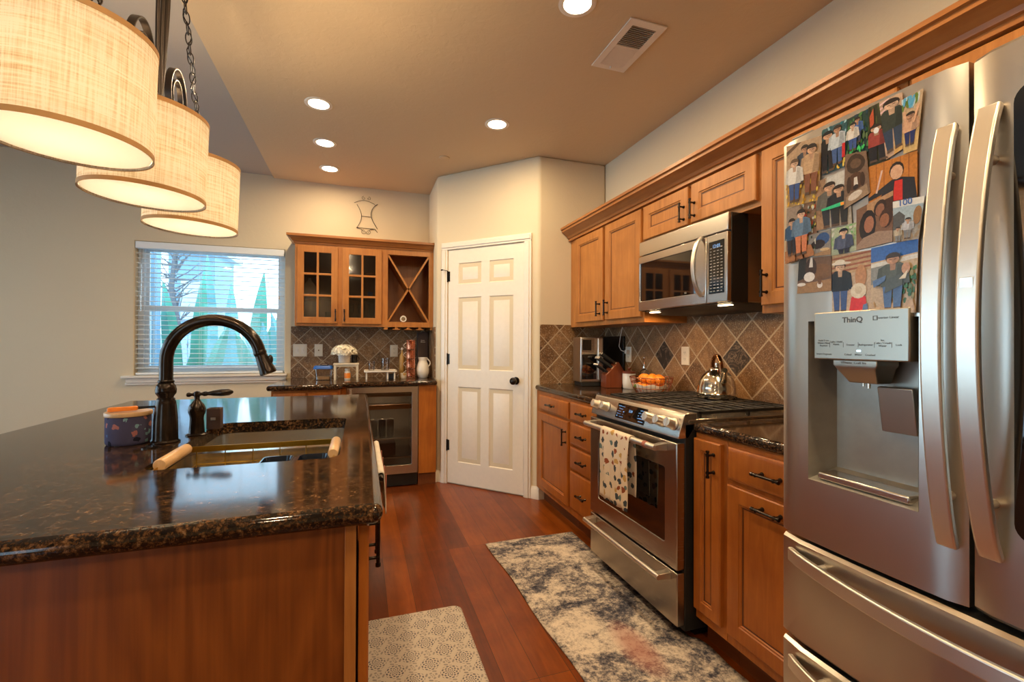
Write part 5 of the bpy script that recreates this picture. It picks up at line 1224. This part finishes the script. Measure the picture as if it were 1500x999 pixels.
# things inside it
j1 = thing('glass_jar', 'glass jar of cream sugar behind the left glass door, bottom shelf', 'jar', (-.425, 4.45, 1.418))
MB().lathe([(.060, 0), (.064, .01), (.064, .17), (.05, .19)], (-.425, 4.45, 1.419), n=24).build('body', M['wick'], j1); MB().lathe([(.054, 0), (.054, .02), (0, .025)], (-.425, 4.45, 1.609), n=20).build('lid', M['rollw'], j1)
props(MB().lathe([(.055, 0), (.06, .01), (.06, .08), (.035, .12), (.012, .15), (.012, .165)], (-.44, 4.48, 1.657), n=24).build('cream_vase', M['ceramic']), 'cream vase on the middle shelf behind the left glass door', 'vase')
props(MB().lathe([(.03, 0), (.034, .005), (.038, .10), (.036, .10)], (-.27, 4.46, 1.419), n=20).build('dark_tumbler', M['navy']), 'dark tumbler behind the left glass door at lower right', 'glass')
props(MB().box((.060, 4.42, 1.657), (.105, 4.46, 1.712)).build('small_box', M['blue'], bevel=.003), 'little blue box on the middle shelf behind the right glass door', 'box')
for (x, l_) in ((-.09, 'leftmost'), (.01, 'middle'), (.10, 'rightmost')):
    props(MB().lathe([(.028, 0), (.004, .006), (.004, .07), (.032, .11), (.034, .15), (.030, .185)], (x, 4.50, 1.419), n=18).build('wine_glass', M['clear']), l_+' of three wine glasses behind the right glass door', 'glass', 'wine glasses in the cabinet')
tb_ = thing('trinket_disc', 'round white trinket with a silver face standing in the wine-rack bay', 'ornament', (.378, 4.35, 1.432))
MB().lathe([(.028, -.012), (.031, -.006), (.031, .006), (.028, .012)], (.378, 4.36, 1.4635), (0, 1, 0), 28).build('disc', M['ceramic'], tb_); MB().lathe([(.018, 0), (.016, .002), (0, .003)], (.378, 4.348, 1.4635), (0, -1, 0), 24).build('face', M['chrome'], tb_)

# wire plate hanger on the wall above
wh = thing('wire_wall_hanger', 'thin bronze scrolled wire plate hanger on the wall above the glass cabinet', 'wall hanger', (.04, 4.625, 2.45))
def wtube(pts, r=.0022, name='wire'): MB().tube([(x, 4.632, z) for x, z in pts], r, 8).build(name, M['darkmet'], wh)
wtube([(-.065+.19*k/12, 2.588+.030*math.sin(PI*k/12)+(.0) ) for k in range(13)])
wtube([(-.040+.042*math.sin(PI*k/14), 2.575-.225*k/14) for k in range(15)]); wtube([(.150-.060*math.sin(PI*(k/14)**.8), 2.592-.24*k/14) for k in range(15)], .003)
wtube([(.0, 2.465), (.092, 2.462)]); wtube([(-.045, 2.352), (.128, 2.348)]); wtube([(.128, 2.348), (.140, 2.330), (.152, 2.318)], .003)
for cx_, s_ in ((.022, 1), (.068, -1)):
    wtube([(cx_+s_*(.026*(1-k/26))*math.cos(R(k*22)), 2.318-(.026*(1-k/26))*math.sin(R(k*22))) for k in range(22)], .0018)
    wtube([(cx_+s_*.0+(.020*(1-k/26))*math.cos(R(90+s_*k*20)), 2.640+(.018*(1-k/26))*math.sin(R(90+s_*k*20))) for k in range(22)], .0018)
wtube([(-.045, 2.350), (.0, 2.340), (.020, 2.318)]); wtube([(.128, 2.348), (.085, 2.342), (.070, 2.318)])

# ------------------------------------------------------------------ back counter and cooler
cl = MB().slab([(-.665, 3.80), (-.175, 3.80), (-.150, 3.815), (-.130, 3.845), (-.130, 3.985), (.638, 3.985), (.638, 4.629), (-.665, 4.629)], CT0, CT1, .016).build('countertop', M['granite'])
props(cl, 'stepped granite countertop under the glass-door wall cabinet', 'countertop')
t = thing('base_cabinet', 'maple base cabinet under the deeper left part of the back counter', 'cabinet', (-.39, 4.2, 0))
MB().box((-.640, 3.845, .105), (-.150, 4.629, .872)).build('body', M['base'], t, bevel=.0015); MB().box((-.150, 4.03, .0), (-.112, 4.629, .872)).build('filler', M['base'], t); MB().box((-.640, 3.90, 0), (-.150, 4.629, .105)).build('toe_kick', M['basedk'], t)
drawer(t, FB(3.845), -.622, .735, -.395, .852, hl=.08); door(t, FB(3.845), -.622, .150, -.395, .715, mat='base', st=.045); door(t, FB(3.845), -.380, .150, -.170, .852, mat='base', st=.045)
t = thing('end_panel', 'maple end panel right of the beverage cooler', 'panel', (.56, 4.3, 0))
MB().box((.484, 4.02, .105), (.637, 4.629, .872)).build('panel', M['base'], t, bevel=.0015); MB().box((.484, 4.045, 0), (.637, 4.629, .105)).build('toe_kick', M['basedk'], t)
bc = thing('beverage_cooler', 'stainless-framed glass-door beverage cooler under the back counter', 'cooler', (.185, 4.3, 0))
mb = MB()
for a, c in (((-.108, 4.06, .02), (-.090, 4.60, .868)), ((.460, 4.06, .02), (.478, 4.60, .868)), ((-.108, 4.58, .02), (.478, 4.60, .868)), ((-.108, 4.06, .840), (.478, 4.60, .868)), ((-.108, 4.06, .02), (.478, 4.60, .12))): mb.box(a, c)
mb.build('cabinet', M['dispin'], bc)
MB().box((-.105, 4.045, .008), (.475, 4.06, .108)).build('kick_grille', M['black'], bc)
FC = FB(4.055); mb = MB(FC); mb.prism([(-.108, .115), (.478, .115), (.478, .866), (-.108, .866)], 0, .035, [rrect(-.055, .190, .425, .815, .012)[::1]]); dd_ = mb.build('door', M['steel'], bc, bevel=.002)
MB(FC).box((-.058, .187, .012), (.428, .818, .018)).build('door_glass', M['wfglass'], dd_)
mb = MB(FC); mb.cyl((-.078, .46, .072), (-.078, .852, .072), .010)
for v in (.50, .82): mb.cyl((-.078, v, .03), (-.078, v, .072), .008)
mb.build('handle', M['hand'], dd_)
for z in (.775, .665): MB().box((-.085, 4.075, z), (.455, 4.10, z+.038)).build('rack_front', M['woodx'], bc); wr = MB(); [wr.cyl((-.07+.064*k, 4.10, z+.004), (-.07+.064*k, 4.50, z+.004), .003, n=6) for k in range(9)]; wr.cyl((-.085, 4.45, z+.004), (.455, 4.45, z+.004), .003, n=6); wr.build('rack', M['chrome'], bc)
for z in (.405, .240): MB().box((-.088, 4.08, z), (.458, 4.55, z+.006)).build('glass_shelf', M['clear'], bc); MB().box((-.088, 4.072, z-.002), (.458, 4.080, z+.010)).build('shelf_trim', M['hand'], bc)
lamp('AREA', (.18, 4.22, .835), 2.6, (1, .88, .70), bc, .2)
for i, (x, m_, c_) in enumerate(((.045, 'gold', 'golden'), (.115, 'gray', 'dark'), (.185, 'navy', 'navy'), (.255, 'brown', 'brown'))):
    cn = thing('drink_can', c_+' drink can on the cooler shelf behind glass', 'can', (x, 4.2, .412), 'drink cans in the cooler')
    MB().lathe([(.026, 0), (.031, .006), (.031, .140), (.026, .150)], (x, 4.18, .412), n=20).build('body', M[m_], cn); MB().lathe([(.026, 0), (.026, .003), (.023, .001), (0, .001)], (x, 4.18, .562), n=20).build('lid', M['chrome'], cn)
props(MB().box((.09, 4.15, .247), (.30, 4.45, .355)).build('drink_carton', M['brown'], bevel=.003), 'dark carton on the lower shelf inside the cooler', 'carton')

# outlets and switch plates
def plate(name, label, fr, u, v, w_, h_, kind):
    t = thing(name, label, 'outlet' if kind != 'switch' else 'switch', fr @ Vector((u, v-h_/2, 0)), None)
    mb = MB(fr); mb.rects([(u-w_/2, v-h_/2, u+w_/2, v+h_/2, 0), (u-w_/2, v-h_/2, u+w_/2, v+h_/2, .003), (u-w_/2+.003, v-h_/2+.003, u+w_/2-.003, v+h_/2-.003, .006)]); mb.build('plate', M['outlet'], t)
    if kind == 'outlet':
        for dv in (-.020, .020):
            m2 = MB(fr); m2.prism(rrect(u-.016, v+dv-.014, u+.016, v+dv+.014, .008), .006, .0075); r_ = m2.build('socket', M['outlet'], t)
            m3_ = MB(fr)
            for du2 in (-.006, .006): m3_.box((u+du2-.001, v+dv-.003, .0075), (u+du2+.001, v+dv+.006, .0078))
            m3_.cyl((u, v+dv-.008, .0075), (u, v+dv-.008, .0078), .0018, n=8); m3_.build('slots', M['slot'], r_)
    elif kind == 'switch':
        for k in (-.023, .023):
            m2 = MB(fr); m2.rects([(u+k-.016, v-.033, u+k+.016, v+.033, .006), (u+k-.016, v-.033, u+k+.016, v+.033, .007)]); m2.build('rocker', M['ceramic'], t); MB(fr).box((u+k-.006, v-.012, .007), (u+k+.006, v+.012, .012)).build('toggle', M['ceramic'], t)
    else:
        m2 = MB(fr); m2.lathe([(.006, 0), (.006, .004), (.003, .005), (.003, .008)], (u, v, .006), (0, 0, 1), 12); m2.build('coax_socket', M['chrome'], t)
    return t
FBt, FRt = FB(YB-.010), FR(XW-.010)
plate('switch_plate', 'wide switch plate on the back tiles nearest the window', FBt, -.531, 1.168, .118, .116, 'switch')
plate('cable_plate', 'single cable plate on the back tiles between the switch and the flowers', FBt, -.372, 1.168, .072, .116, 'coax')
plate('outlet_plate', 'outlet on the back tiles behind the clear glass', FBt, .314, 1.161, .072, .116, 'outlet')
plate('outlet_plate', 'outlet on the right-wall tiles left of the kettle', FRt, -2.372, 1.166, .072, .116, 'outlet')
po_ = plate('outlet_plate', 'outlet with a plugged-in white cord beside the black panel', FRt, -3.010, 1.160, .072, .116, 'outlet')
cdp = thing('charger_cord', 'white plug and cord rising from the outlet beside the black panel', 'cord', (1.92, 3.01, 1.18))
MB().box((1.905, 2.992, 1.165), (1.932, 3.020, 1.195)).build('plug', M['ceramic'], cdp, bevel=.004)
MB().tube([(1.905, 3.006, 1.18), (1.885, 3.03, 1.19), (1.885, 3.06, 1.22), (1.90, 3.065, 1.30), (1.915, 3.06, 1.37)], .0025, 8).build('cord', M['ceramic'], cdp)

# ------------------------------------------------------------------ things on the back counter
Z0 = CT1+.0005
bxx = thing('storage_box', 'clear plastic box with a bright blue lid on the back counter', 'box', (-.300, 4.33, Z0))
mb = MB(); mb.loft([[(p[0], p[1], z) for p in rrect(-.375+i_, 4.24+i_, -.235-i_, 4.38-i_, .02)] for i_, z in ((.010, Z0), (.002, Z0+.098), (.004, Z0+.098), (.012, Z0+.004))]); mb.build('box', M['clear'], bxx)
mb = MB(); mb.loft([[(p[0], p[1], z) for p in rrect(-.386+i_, 4.23+i_, -.226-i_, 4.39-i_, .024)] for i_, z in ((.004, Z0+.096), (0, Z0+.099), (.002, Z0+.108), (.010, Z0+.124))]); mb.build('lid', M['blue'], bxx)
MB().loft([[(p[0], p[1], z) for p in rrect(-.355, 4.26, -.255, 4.36, .02)] for z in (Z0+.006, Z0+.03)]).build('contents', M['rollw'], bxx)
props(MB().loft([[(p[0], p[1], z) for p in rrect(-.335+i_, 4.28+i_, -.262-i_, 4.34-i_, .02)] for i_, z in ((.006, Z0+.125), (0, Z0+.130), (.004, Z0+.140), (.020, Z0+.144))]).build('dark_scrub_pad', M['brown'], smooth=60), 'small dark pad lying on the blue lid', 'pad')
st_ = thing('wooden_riser', 'white wooden riser stand holding the flower pot', 'stand', (-.118, 4.28, Z0))
MB().box((-.222, 4.20, Z0+.132), (-.012, 4.36, Z0+.146)).build('top', M['stone'], st_, bevel=.002)
for x in (-.208, -.026):
    for y in (4.212, 4.348): MB().loft([[(x-w2, y-w2, z), (x+w2, y-w2, z), (x+w2, y+w2, z), (x-w2, y+w2, z)] for w2, z in ((.008, Z0), (.010, Z0+.132))]).build('leg', M['stone'], st_)
for y in (4.212, 4.348): MB().box((-.200, y-.004, Z0+.116), (-.034, y+.004, Z0+.131)).build('apron', M['stone'], st_)
fp = thing('flower_pot', 'white woven pot of cream hydrangea blooms on the riser', 'flowers', (-.135, 4.28, Z0+.147))
MB().lathe([(.044, 0), (.047, .004), (.050, .070), (.052, .074), (.046, .074), (.044, .060), (0, .058)], (-.135, 4.28, Z0+.147), n=28).build('pot', M['wick'], fp)
random.seed(11); pm = MB()
for i in range(230):
    th = random.uniform(0, 2*PI); ph = math.acos(random.uniform(-.15, 1)); rr_ = random.uniform(.86, 1.06)
    c_ = Vector((-.135+.100*rr_*math.sin(ph)*math.cos(th), 4.28+.085*rr_*math.sin(ph)*math.sin(th), Z0+.238+.062*rr_*math.cos(ph)))
    n1 = Vector((math.sin(ph)*math.cos(th), math.sin(ph)*math.sin(th), math.cos(ph))); t1 = n1.cross(Vector((.3, .2, 1))).normalized(); t2 = n1.cross(t1)
    for k in range(4):
        a = PI/2*k+th; e1 = t1*math.cos(a)+t2*math.sin(a); e2 = n1.cross(e1); s_ = .0155
        q_ = [pm.v(c_), pm.v(c_+e1*s_*.6+e2*s_*.45+n1*.005), pm.v(c_+e1*s_*1.15+n1*.009), pm.v(c_+e1*s_*.6-e2*s_*.45+n1*.003)]; pm.f(q_)
pm.ball((-.135, 4.28, Z0+.240), .050, (1.45, 1.2, .86), 18); pm.build('blooms', M['flower'], fp)
mg = thing('black_mug', 'small black mug behind the flower pot on the riser', 'mug', (-.055, 4.325, Z0+.147))
MB().lathe([(.024, 0), (.026, .004), (.026, .070), (.023, .070), (.022, .01), (0, .008)], (-.052, 4.322, Z0+.147), n=24).build('cup', M['black'], mg)
MB().tube([(-.028+.016*math.sin(PI*k/10), 4.322, Z0+.160+.045*k/10) for k in range(11)], .003, 8).build('handle', M['black'], mg)
pb = thing('pill_bottle', 'white-capped bottle with an orange label under the riser', 'bottle', (-.110, 4.26, Z0))
MB().lathe([(.024, 0), (.026, .004), (.026, .070), (.020, .078)], (-.108, 4.26, Z0), n=24).build('bottle', M['ceramic'], pb); MB().lathe([(.0264, 0), (.0264, .045)], (-.108, 4.26, Z0+.015), n=24, cap0=False, cap1=False).build('label', M['orangep'], pb); MB().lathe([(.021, 0), (.022, .003), (.022, .020), (0, .022)], (-.108, 4.26, Z0+.078), n=24).build('cap', M['ceramic'], pb)
ty_ = thing('white_tray_stand', 'low white tray on two feet on the back counter', 'tray', (.172, 4.30, Z0))
MB().loft([[(p[0], p[1], z) for p in rrect(.030+i_, 4.20+i_, .314-i_, 4.40-i_, .012)] for i_, z in ((.006, Z0+.062), (0, Z0+.066), (0, Z0+.080), (.004, Z0+.080), (.008, Z0+.074))]).build('tray', M['ceramic'], ty_)
for xa in (.045, .225, .285): MB().box((xa, 4.215, Z0), (xa+.014, 4.385, Z0+.062)).build('foot', M['ceramic'], ty_, bevel=.002)
props(MB().box((.243, 4.225, Z0), (.281, 4.29, Z0+.048)).build('small_dark_box', M['navy'], bevel=.002), 'small dark box tucked between the feet of the white tray', 'box')
for (x, r, h, l_) in ((.095, .030, .085, 'left'), (.215, .040, .11, 'right')):
    gx = thing('glass_cup', l_+' clear glass vessel standing on the white tray', 'glass', (x, 4.30, Z0+.076), 'clear glasses on the white tray')
    MB().lathe([(r*.7, 0), (r*.85, .003), (r, h), (r-.002, h), (r*.8, .006)], (x, 4.30, Z0+.075), n=28, cap1=True).build('vessel', M['clear'], gx)
ob = thing('oil_bottle', 'tall amber oil bottle left of the copper mugs', 'bottle', (.372, 4.36, Z0))
MB().lathe([(.024, 0), (.026, .004), (.026, .19), (.020, .215), (.0095, .235), (.0095, .262)], (.370, 4.36, Z0), n=24).build('bottle', M['amber'], ob); MB().lathe([(.011, 0), (.011, .018), (0, .02)], (.370, 4.36, Z0+.262), n=16).build('stopper', M['wick'], ob)
ck = thing('patterned_cup', 'small patterned cup at the foot of the copper mug tower', 'cup', (.385, 4.27, Z0))
MB().lathe([(.022, 0), (.026, .004), (.030, .050), (.027, .050), (.022, .006)], (.376, 4.265, Z0), n=24).build('cup', M['dishtowel'], ck)
rkm = thing('mug_stand', 'wire stand holding the copper mug tower', 'stand', (.440, 4.28, Z0))
mb = MB()
for k in range(4):
    a = R(45+90*k); mb.cyl((.440+.046*math.cos(a), 4.285+.046*math.sin(a), Z0), (.440+.046*math.cos(a), 4.285+.046*math.sin(a), Z0+.352), .0018, n=8)
mb.build('frame', M['copper'], rkm)
for z in (.006, .350): MB().tube([(.440+.046*math.cos(2*PI*k/24), 4.285+.046*math.sin(2*PI*k/24), Z0+z) for k in range(24)], .002, 8, True).build('ring', M['copper'], rkm)
pos_ = ('bottom', 'second from the bottom', 'third from the bottom', 'top')
m0 = None
for k in range(4):
    if m0 is None:
        m0 = thing('copper_mug', 'bottom hammered copper mug of the tower', 'mug', (.440, 4.285, Z0+.009), 'stacked copper mugs')
        MB().lathe([(.036, 0), (.040, .004), (.042, .030), (.041, .078), (.0425, .080), (.040, .080), (.038, .010), (0, .008)], (.440, 4.285, Z0+.009), n=28).build('cup', M['copper'], m0)
        MB().tube([(.400-.024*math.sin(PI*i/10), 4.285, Z0+.022+.050*i/10) for i in range(11)], .0028, 8).build('handle', M['hand'], m0)
    else: dup(m0, (.440, 4.285, Z0+.009+.085*k), pos_[k]+' hammered copper mug of the tower')
wb = thing('gift_box', 'tall dark brown box with pale lettering behind the white pitcher', 'box', (.580, 4.55, Z0))
MB().box((.530, 4.50, Z0), (.632, 4.60, Z0+.432)).build('box', M['brown'], wb, bevel=.002)
mb = MB(FB(4.4998))
for j, (z, n_, x0_) in enumerate(((1.262, 5, .560), (1.246, 6, .558))):
    for i in range(n_): mb.box((x0_+i*.0075, z, 0), (x0_+i*.0075+.005, z+random.choice((.006, .009)), .0004))
mb.build('lettering', M['inkw'], wb)
ph_ = thing('white_pitcher', 'white ceramic pitcher at the right end of the back counter', 'pitcher', (.555, 4.30, Z0))
MB().lathe([(.036, 0), (.042, .004), (.058, .050), (.059, .085), (.048, .130), (.038, .155), (.037, .165), (.044, .192), (.041, .192), (.034, .165), (.034, .150), (0, .145)], (.553, 4.30, Z0), n=32).build('body', M['ceramic'], ph_)
MB().tube([(.590+.030*math.sin(PI*k/12)-.0, 4.285, Z0+.180-.085*k/12) for k in range(13)], .006, 10).build('handle', M['ceramic'], ph_)

# ------------------------------------------------------------------ things on the right counter
af = thing('air_fryer_oven', 'tall stainless air-fryer oven standing in the corner by the pantry wall', 'air fryer', (1.70, 3.21, Z0))
ang = R(-8); FA = frame((1.585, 3.115, 0), (math.cos(ang), math.sin(ang), 0))
MB(FA).box((0, Z0+.030, -.185), (.178, Z0+.375, 0)).build('case', M['steelv'], af, bevel=.008, seg=3)
MB(FA).box((.01, Z0, -.175), (.168, Z0+.032, -.006)).build('base', M['blackm'], af, bevel=.004)
MB(FA).box((.006, Z0+.262, 0), (.112, Z0+.368, .004)).build('control_panel', M['steeld'], af, bevel=.002)
MB(FA).box((.016, Z0+.275, .004), (.084, Z0+.355, .006)).build('display', M['bglass'], af)
MB(FA).box((.010, Z0+.055, 0), (.128, Z0+.245, .006)).build('door', M['bglass'], af, bevel=.003)
MB(FA).box((.136, Z0+.050, 0), (.174, Z0+.368, .014)).build('handle', M['hand'], af, bevel=.005, seg=3)
props(MB(FR(1.925)).box((-3.36, Z0, -.012), (-3.055, Z0+.385, .006)).build('black_board', M['black'], bevel=.003), 'large black glossy board leaning at the tiles behind the knife block', 'board')
kb_ = thing('knife_block', 'slanted cherry-wood knife block on the counter between the air fryer and the canister', 'knife block', (1.78, 3.01, Z0))
# profile in a vertical plane, block faces toward -u
FK = frame((1.722, 3.012, Z0), (.985, -.17, 0))
prof_k = [(0, 0), (.125, 0), (.150, .105), (.095, .205), (.070, .165), (.0, .085)]
prof_k = [(0, 0), (.120, 0), (.150, .110), (.100, .190), (.012, .105), (0, .095)]
MB(FK).loft([[(u, v, n_) for u, v in prof_k] for n_ in (-.055, .055)]).build('block', M['redwood'], kb_, bevel=.003)
MB(FK).box((.020, .035, .0552), (.045, .060, .0560)).build('emblem', M['inkw'], kb_) if False else None
dirk = Vector((-.82, .57, 0)).normalized()
e0 = Vector((.012, .105)); e1 = Vector((.100, .190))
kn = 0
spots = [(.12, -.038), (.12, -.022), (.12, -.006), (.12, .010), (.12, .026), (.12, .042), (.52, -.03), (.52, .004), (.52, .036), (.88, -.028), (.88, .012)]
names_ = ['steak knife'] * 6 + ['paring knife', 'utility knife', 'boning knife', 'chef knife', 'bread knife']
for i, (q_, nn_) in enumerate(spots):
    p0 = e0*(1-q_)+e1*q_; L_ = .095 if i < 6 else .125
    nm = names_[i]; lab = ('black-handled steak knife in the lowest row of the block, %s' % ['nearest the pantry', 'second from the pantry side', 'third from the pantry side', 'third from the range side', 'second from the range side', 'nearest the range'][i] if i < 6 else 'black-handled %s in the %s row of the block, %s' % (nm, 'middle' if i < 9 else 'top', ['nearest the wall side', 'in the middle', 'nearest the range'][(i-6) % 3]))
    k_ = thing('knife', lab, 'knife', FK @ Vector((p0.x, p0.y, nn_)), 'knives in the block')
    r_ = .0065 if i < 6 else .010
    A3 = Vector((p0.x, p0.y, nn_)); D3 = Vector((dirk.x, dirk.y, 0))
    FKK = FK @ Matrix.Translation(A3) @ Matrix((D3, Vector((0, 0, 1)), D3.cross(Vector((0, 0, 1))))).transposed().to_4x4()
    mb = MB(FKK); mb.box((.004, -r_*.55, -r_), (L_, r_*.55, r_)); mb.build('handle', M['blackm'], k_, bevel=.002)
    MB(FKK).box((L_, -r_*.56, -r_*1.02), (L_+.008, r_*.56, r_*1.02)).build('end_cap', M['hand'], k_, bevel=.002); MB(FKK).box((-.003, -r_*.5, -r_*.9), (.005, r_*.5, r_*.9)).build('bolster', M['chrome'], k_)
cn_ = thing('sugar_canister', 'white ceramic canister with a wooden knob lid between knife block and fruit', 'canister', (1.862, 2.885, Z0))
MB().lathe([(.040, 0), (.045, .006), (.0475, .040), (.0475, .105), (.046, .110)], (1.862, 2.885, Z0), n=32).build('jar', M['ceramic'], cn_); MB().lathe([(.046, 0), (.048, .003), (.047, .012), (.020, .018), (.009, .020), (.009, .028), (.014, .034), (.012, .042), (0, .044)], (1.862, 2.885, Z0+.110), n=28).build('lid', M['redwood'], cn_)
sd = thing('soap_dispenser', 'clear glass dispenser bottle with a slim metal pump by the tiles', 'bottle', (1.895, 2.745, Z0))
MB().lathe([(.030, 0), (.033, .004), (.033, .125), (.028, .140), (.012, .150), (.012, .155)], (1.895, 2.745, Z0), n=24).build('bottle', M['clear'], sd); MB().lathe([(.013, 0), (.013, .014), (.006, .018), (.005, .060), (.008, .064), (.008, .075), (0, .076)], (1.895, 2.745, Z0+.155), n=18).build('pump', M['chrome'], sd)

bk = thing('fruit_basket', 'copper wire fruit basket on the counter left of the range', 'basket', (1.77, 2.480, Z0))
bx0, by0 = 1.770, 2.490
def oval(a, b_, z, n=40): return [(bx0+a*math.cos(2*PI*k/n), by0+b_*math.sin(2*PI*k/n), z) for k in range(n)]
mb = MB()
for a, z in ((.085, .006), (.110, .045), (.122, .080), (.130, .112)): mb.tube(oval(a, a*1.10, Z0+z), .0022 if z < .1 else .0032, 8, True)
for k in range(28):
    th = 2*PI*k/28; mb.tube([(bx0+a*math.cos(th), by0+a*1.10*math.sin(th), Z0+z) for a, z in ((.085, .006), (.110, .045), (.122, .080), (.130, .112))], .0014, 6)
for k in range(-4, 5): mb.tube([(bx0+k*.018, by0-.085*math.sqrt(max(0, 1-(k*.018/.085)**2)), Z0+.006), (bx0+k*.018, by0+.085*math.sqrt(max(0, 1-(k*.018/.085)**2)), Z0+.006)], .0013, 6)
mb.build('wire_bowl', M['copper'], bk)
props(MB().loft([[(bx0+a*math.cos(2*PI*k/24), by0+a*1.08*math.sin(2*PI*k/24), Z0+z+.006*math.sin(k*1.7)) for k in range(24)] for a, z in ((.070, .012), (.098, .045), (.100, .068), (.095, .066), (.068, .018))]).build('paper_liner', M['paper'], smooth=60), 'folded cream paper lining the bottom of the fruit basket', 'napkin')
og = None; random.seed(4); i = 0
layers = [(0, .050, [(.0, .0), (-.058, -.012), (.050, -.030), (.0, .060), (.012, -.066), (-.046, .055), (.055, .040)], 'lower layer'), (0, .103, [(-.028, .020), (.030, .030), (-.030, -.045), (.036, -.030), (.002, .085), (-.005, -.098)], 'upper layer')]
side_ = ['in the middle', 'toward the aisle', 'toward the tiles', 'on the pantry side', 'on the range side', 'at the pantry-side edge', 'at the tile-side edge']
for _, z, ps, ln in layers:
    for j, (dx, dy) in enumerate(ps):
        c_ = (bx0+dx, by0+dy, Z0+z+random.uniform(-.003, .003)); lb = 'orange in the %s of the fruit basket, %s' % (ln, side_[j])
        if og is None:
            og = thing('orange', lb, 'orange', (c_[0], c_[1], c_[2]-.030), 'oranges in the wire basket')
            MB().ball(c_, .0315, (1, 1, .92), 22).build('fruit', M['orange'], og); MB().lathe([(.003, 0), (.0022, .0018), (0, .002)], (c_[0], c_[1], c_[2]+.0285), n=8).build('stem_button', M['green'], og)
        else: dup(og, (c_[0], c_[1], c_[2]-.030), lb)
props(MB().ball((bx0-.086, by0+.035, Z0+.052), .019, (1, 1, .95), 18).build('lime', M['green']), 'small green lime among the oranges at the aisle side of the basket', 'lime')

# kettle on the back grate
KX, KY, KZ = 1.790, 1.945, .957
kt = thing('tea_kettle', 'polished stainless whistling tea kettle standing at the back of the range grates', 'kettle', (KX, KY, KZ))
MB().lathe([(.088, 0), (.097, .003), (.100, .012), (.100, .026), (.0965, .030), (.095, .055), (.088, .085), (.074, .115), (.054, .138), (.040, .146), (.038, .150)], (KX, KY, KZ), n=48).build('body', M['kettle'] if 'kettle' in M else M['chrome'], kt)
MB().lathe([(.038, 0), (.036, .006), (.020, .012), (.007, .014), (.007, .020), (.011, .024), (.010, .034), (0, .036)], (KX, KY, KZ+.150), n=28).build('lid', M['chrome'], kt)
sp = Vector((KX-.028, KY-.072, KZ+.100)); sq = Vector((KX-.056, KY-.112, KZ+.146))
so = MB().tube([sp, (sp+sq)/2+Vector((0, 0, -.004)), sq], [.022, .017, .014], 16).build('spout', M['chrome'], kt)
MB().cyl(sq, sq+(sq-sp).normalized()*.012, .016, .014).build('spout_cap', M['chrome'], so)
hd_ = Vector((-.36, -.93, 0)).normalized(); q_ = []
for k in range(21):
    a = PI*k/20; q_.append(Vector((KX, KY, KZ+.128))+hd_*(.062*math.cos(a))+Vector((0, 0, .098*math.sin(a)**.8)))
MB().bar(q_, .020, .010, hd_.cross(Vector((0, 0, 1)))).build('handle', M['copperh'], kt, bevel=.004, seg=3, smooth=60)

# ------------------------------------------------------------------ rugs
mb = MB(); NX, NY = 18, 60; rows = []
for j in range(NY+1):
    y = .985+(2.715-.985)*j/NY; r_ = []
    xl = .742+.055*(1-j/NY)**1.0+.006*math.sin(y*9); xr = 1.318+.05*(1-j/NY)+.004*math.sin(y*7+1)
    if y > 1.58: xr = min(xr, 1.325)
    for i in range(NX+1):
        q_ = i/NX; wv_ = .004*max(0, math.sin(y*5.2+2*q_))*(1-abs(2*q_-1)) + (.012*max(0, 1-abs(y-1.50)/.10)*max(0, (q_-.82)/.18))
        r_.append((xl+(xr-xl)*q_, y, .007+wv_))
    rows.append(r_)
L_ = [[mb.v(p) for p in r_] for r_ in rows]
for a, c in zip(L_, L_[1:]):
    for i in range(NX): mb.f([a[i], a[i+1], c[i+1], c[i]])
rg_ = mb.build('runner_rug', M['rug']); md = rg_.modifiers.new('thick', 'SOLIDIFY'); md.thickness = .006; md.offset = -1
props(rg_, 'long distressed grey, cream and navy runner rug in front of the range', 'rug')
th_ = MB(); th_.tube([(1.345, 1.375, .012), (1.352, 1.39, .022), (1.362, 1.385, .030), (1.358, 1.37, .020), (1.366, 1.36, .012)], .0012, 6)
mt = MB(); mt.loft([[(p[0], p[1], z) for p in rrect(.010+i_, 1.12+i_, .452-i_, 2.118-i_, .035)] for i_, z in ((0, .0005), (0, .007), (.006, .012))]); props(mt.build('floor_mat', M['mat'], smooth=20), 'cushioned kitchen floor mat printed with small grey medallions beside the island', 'mat')
th_.b.free()
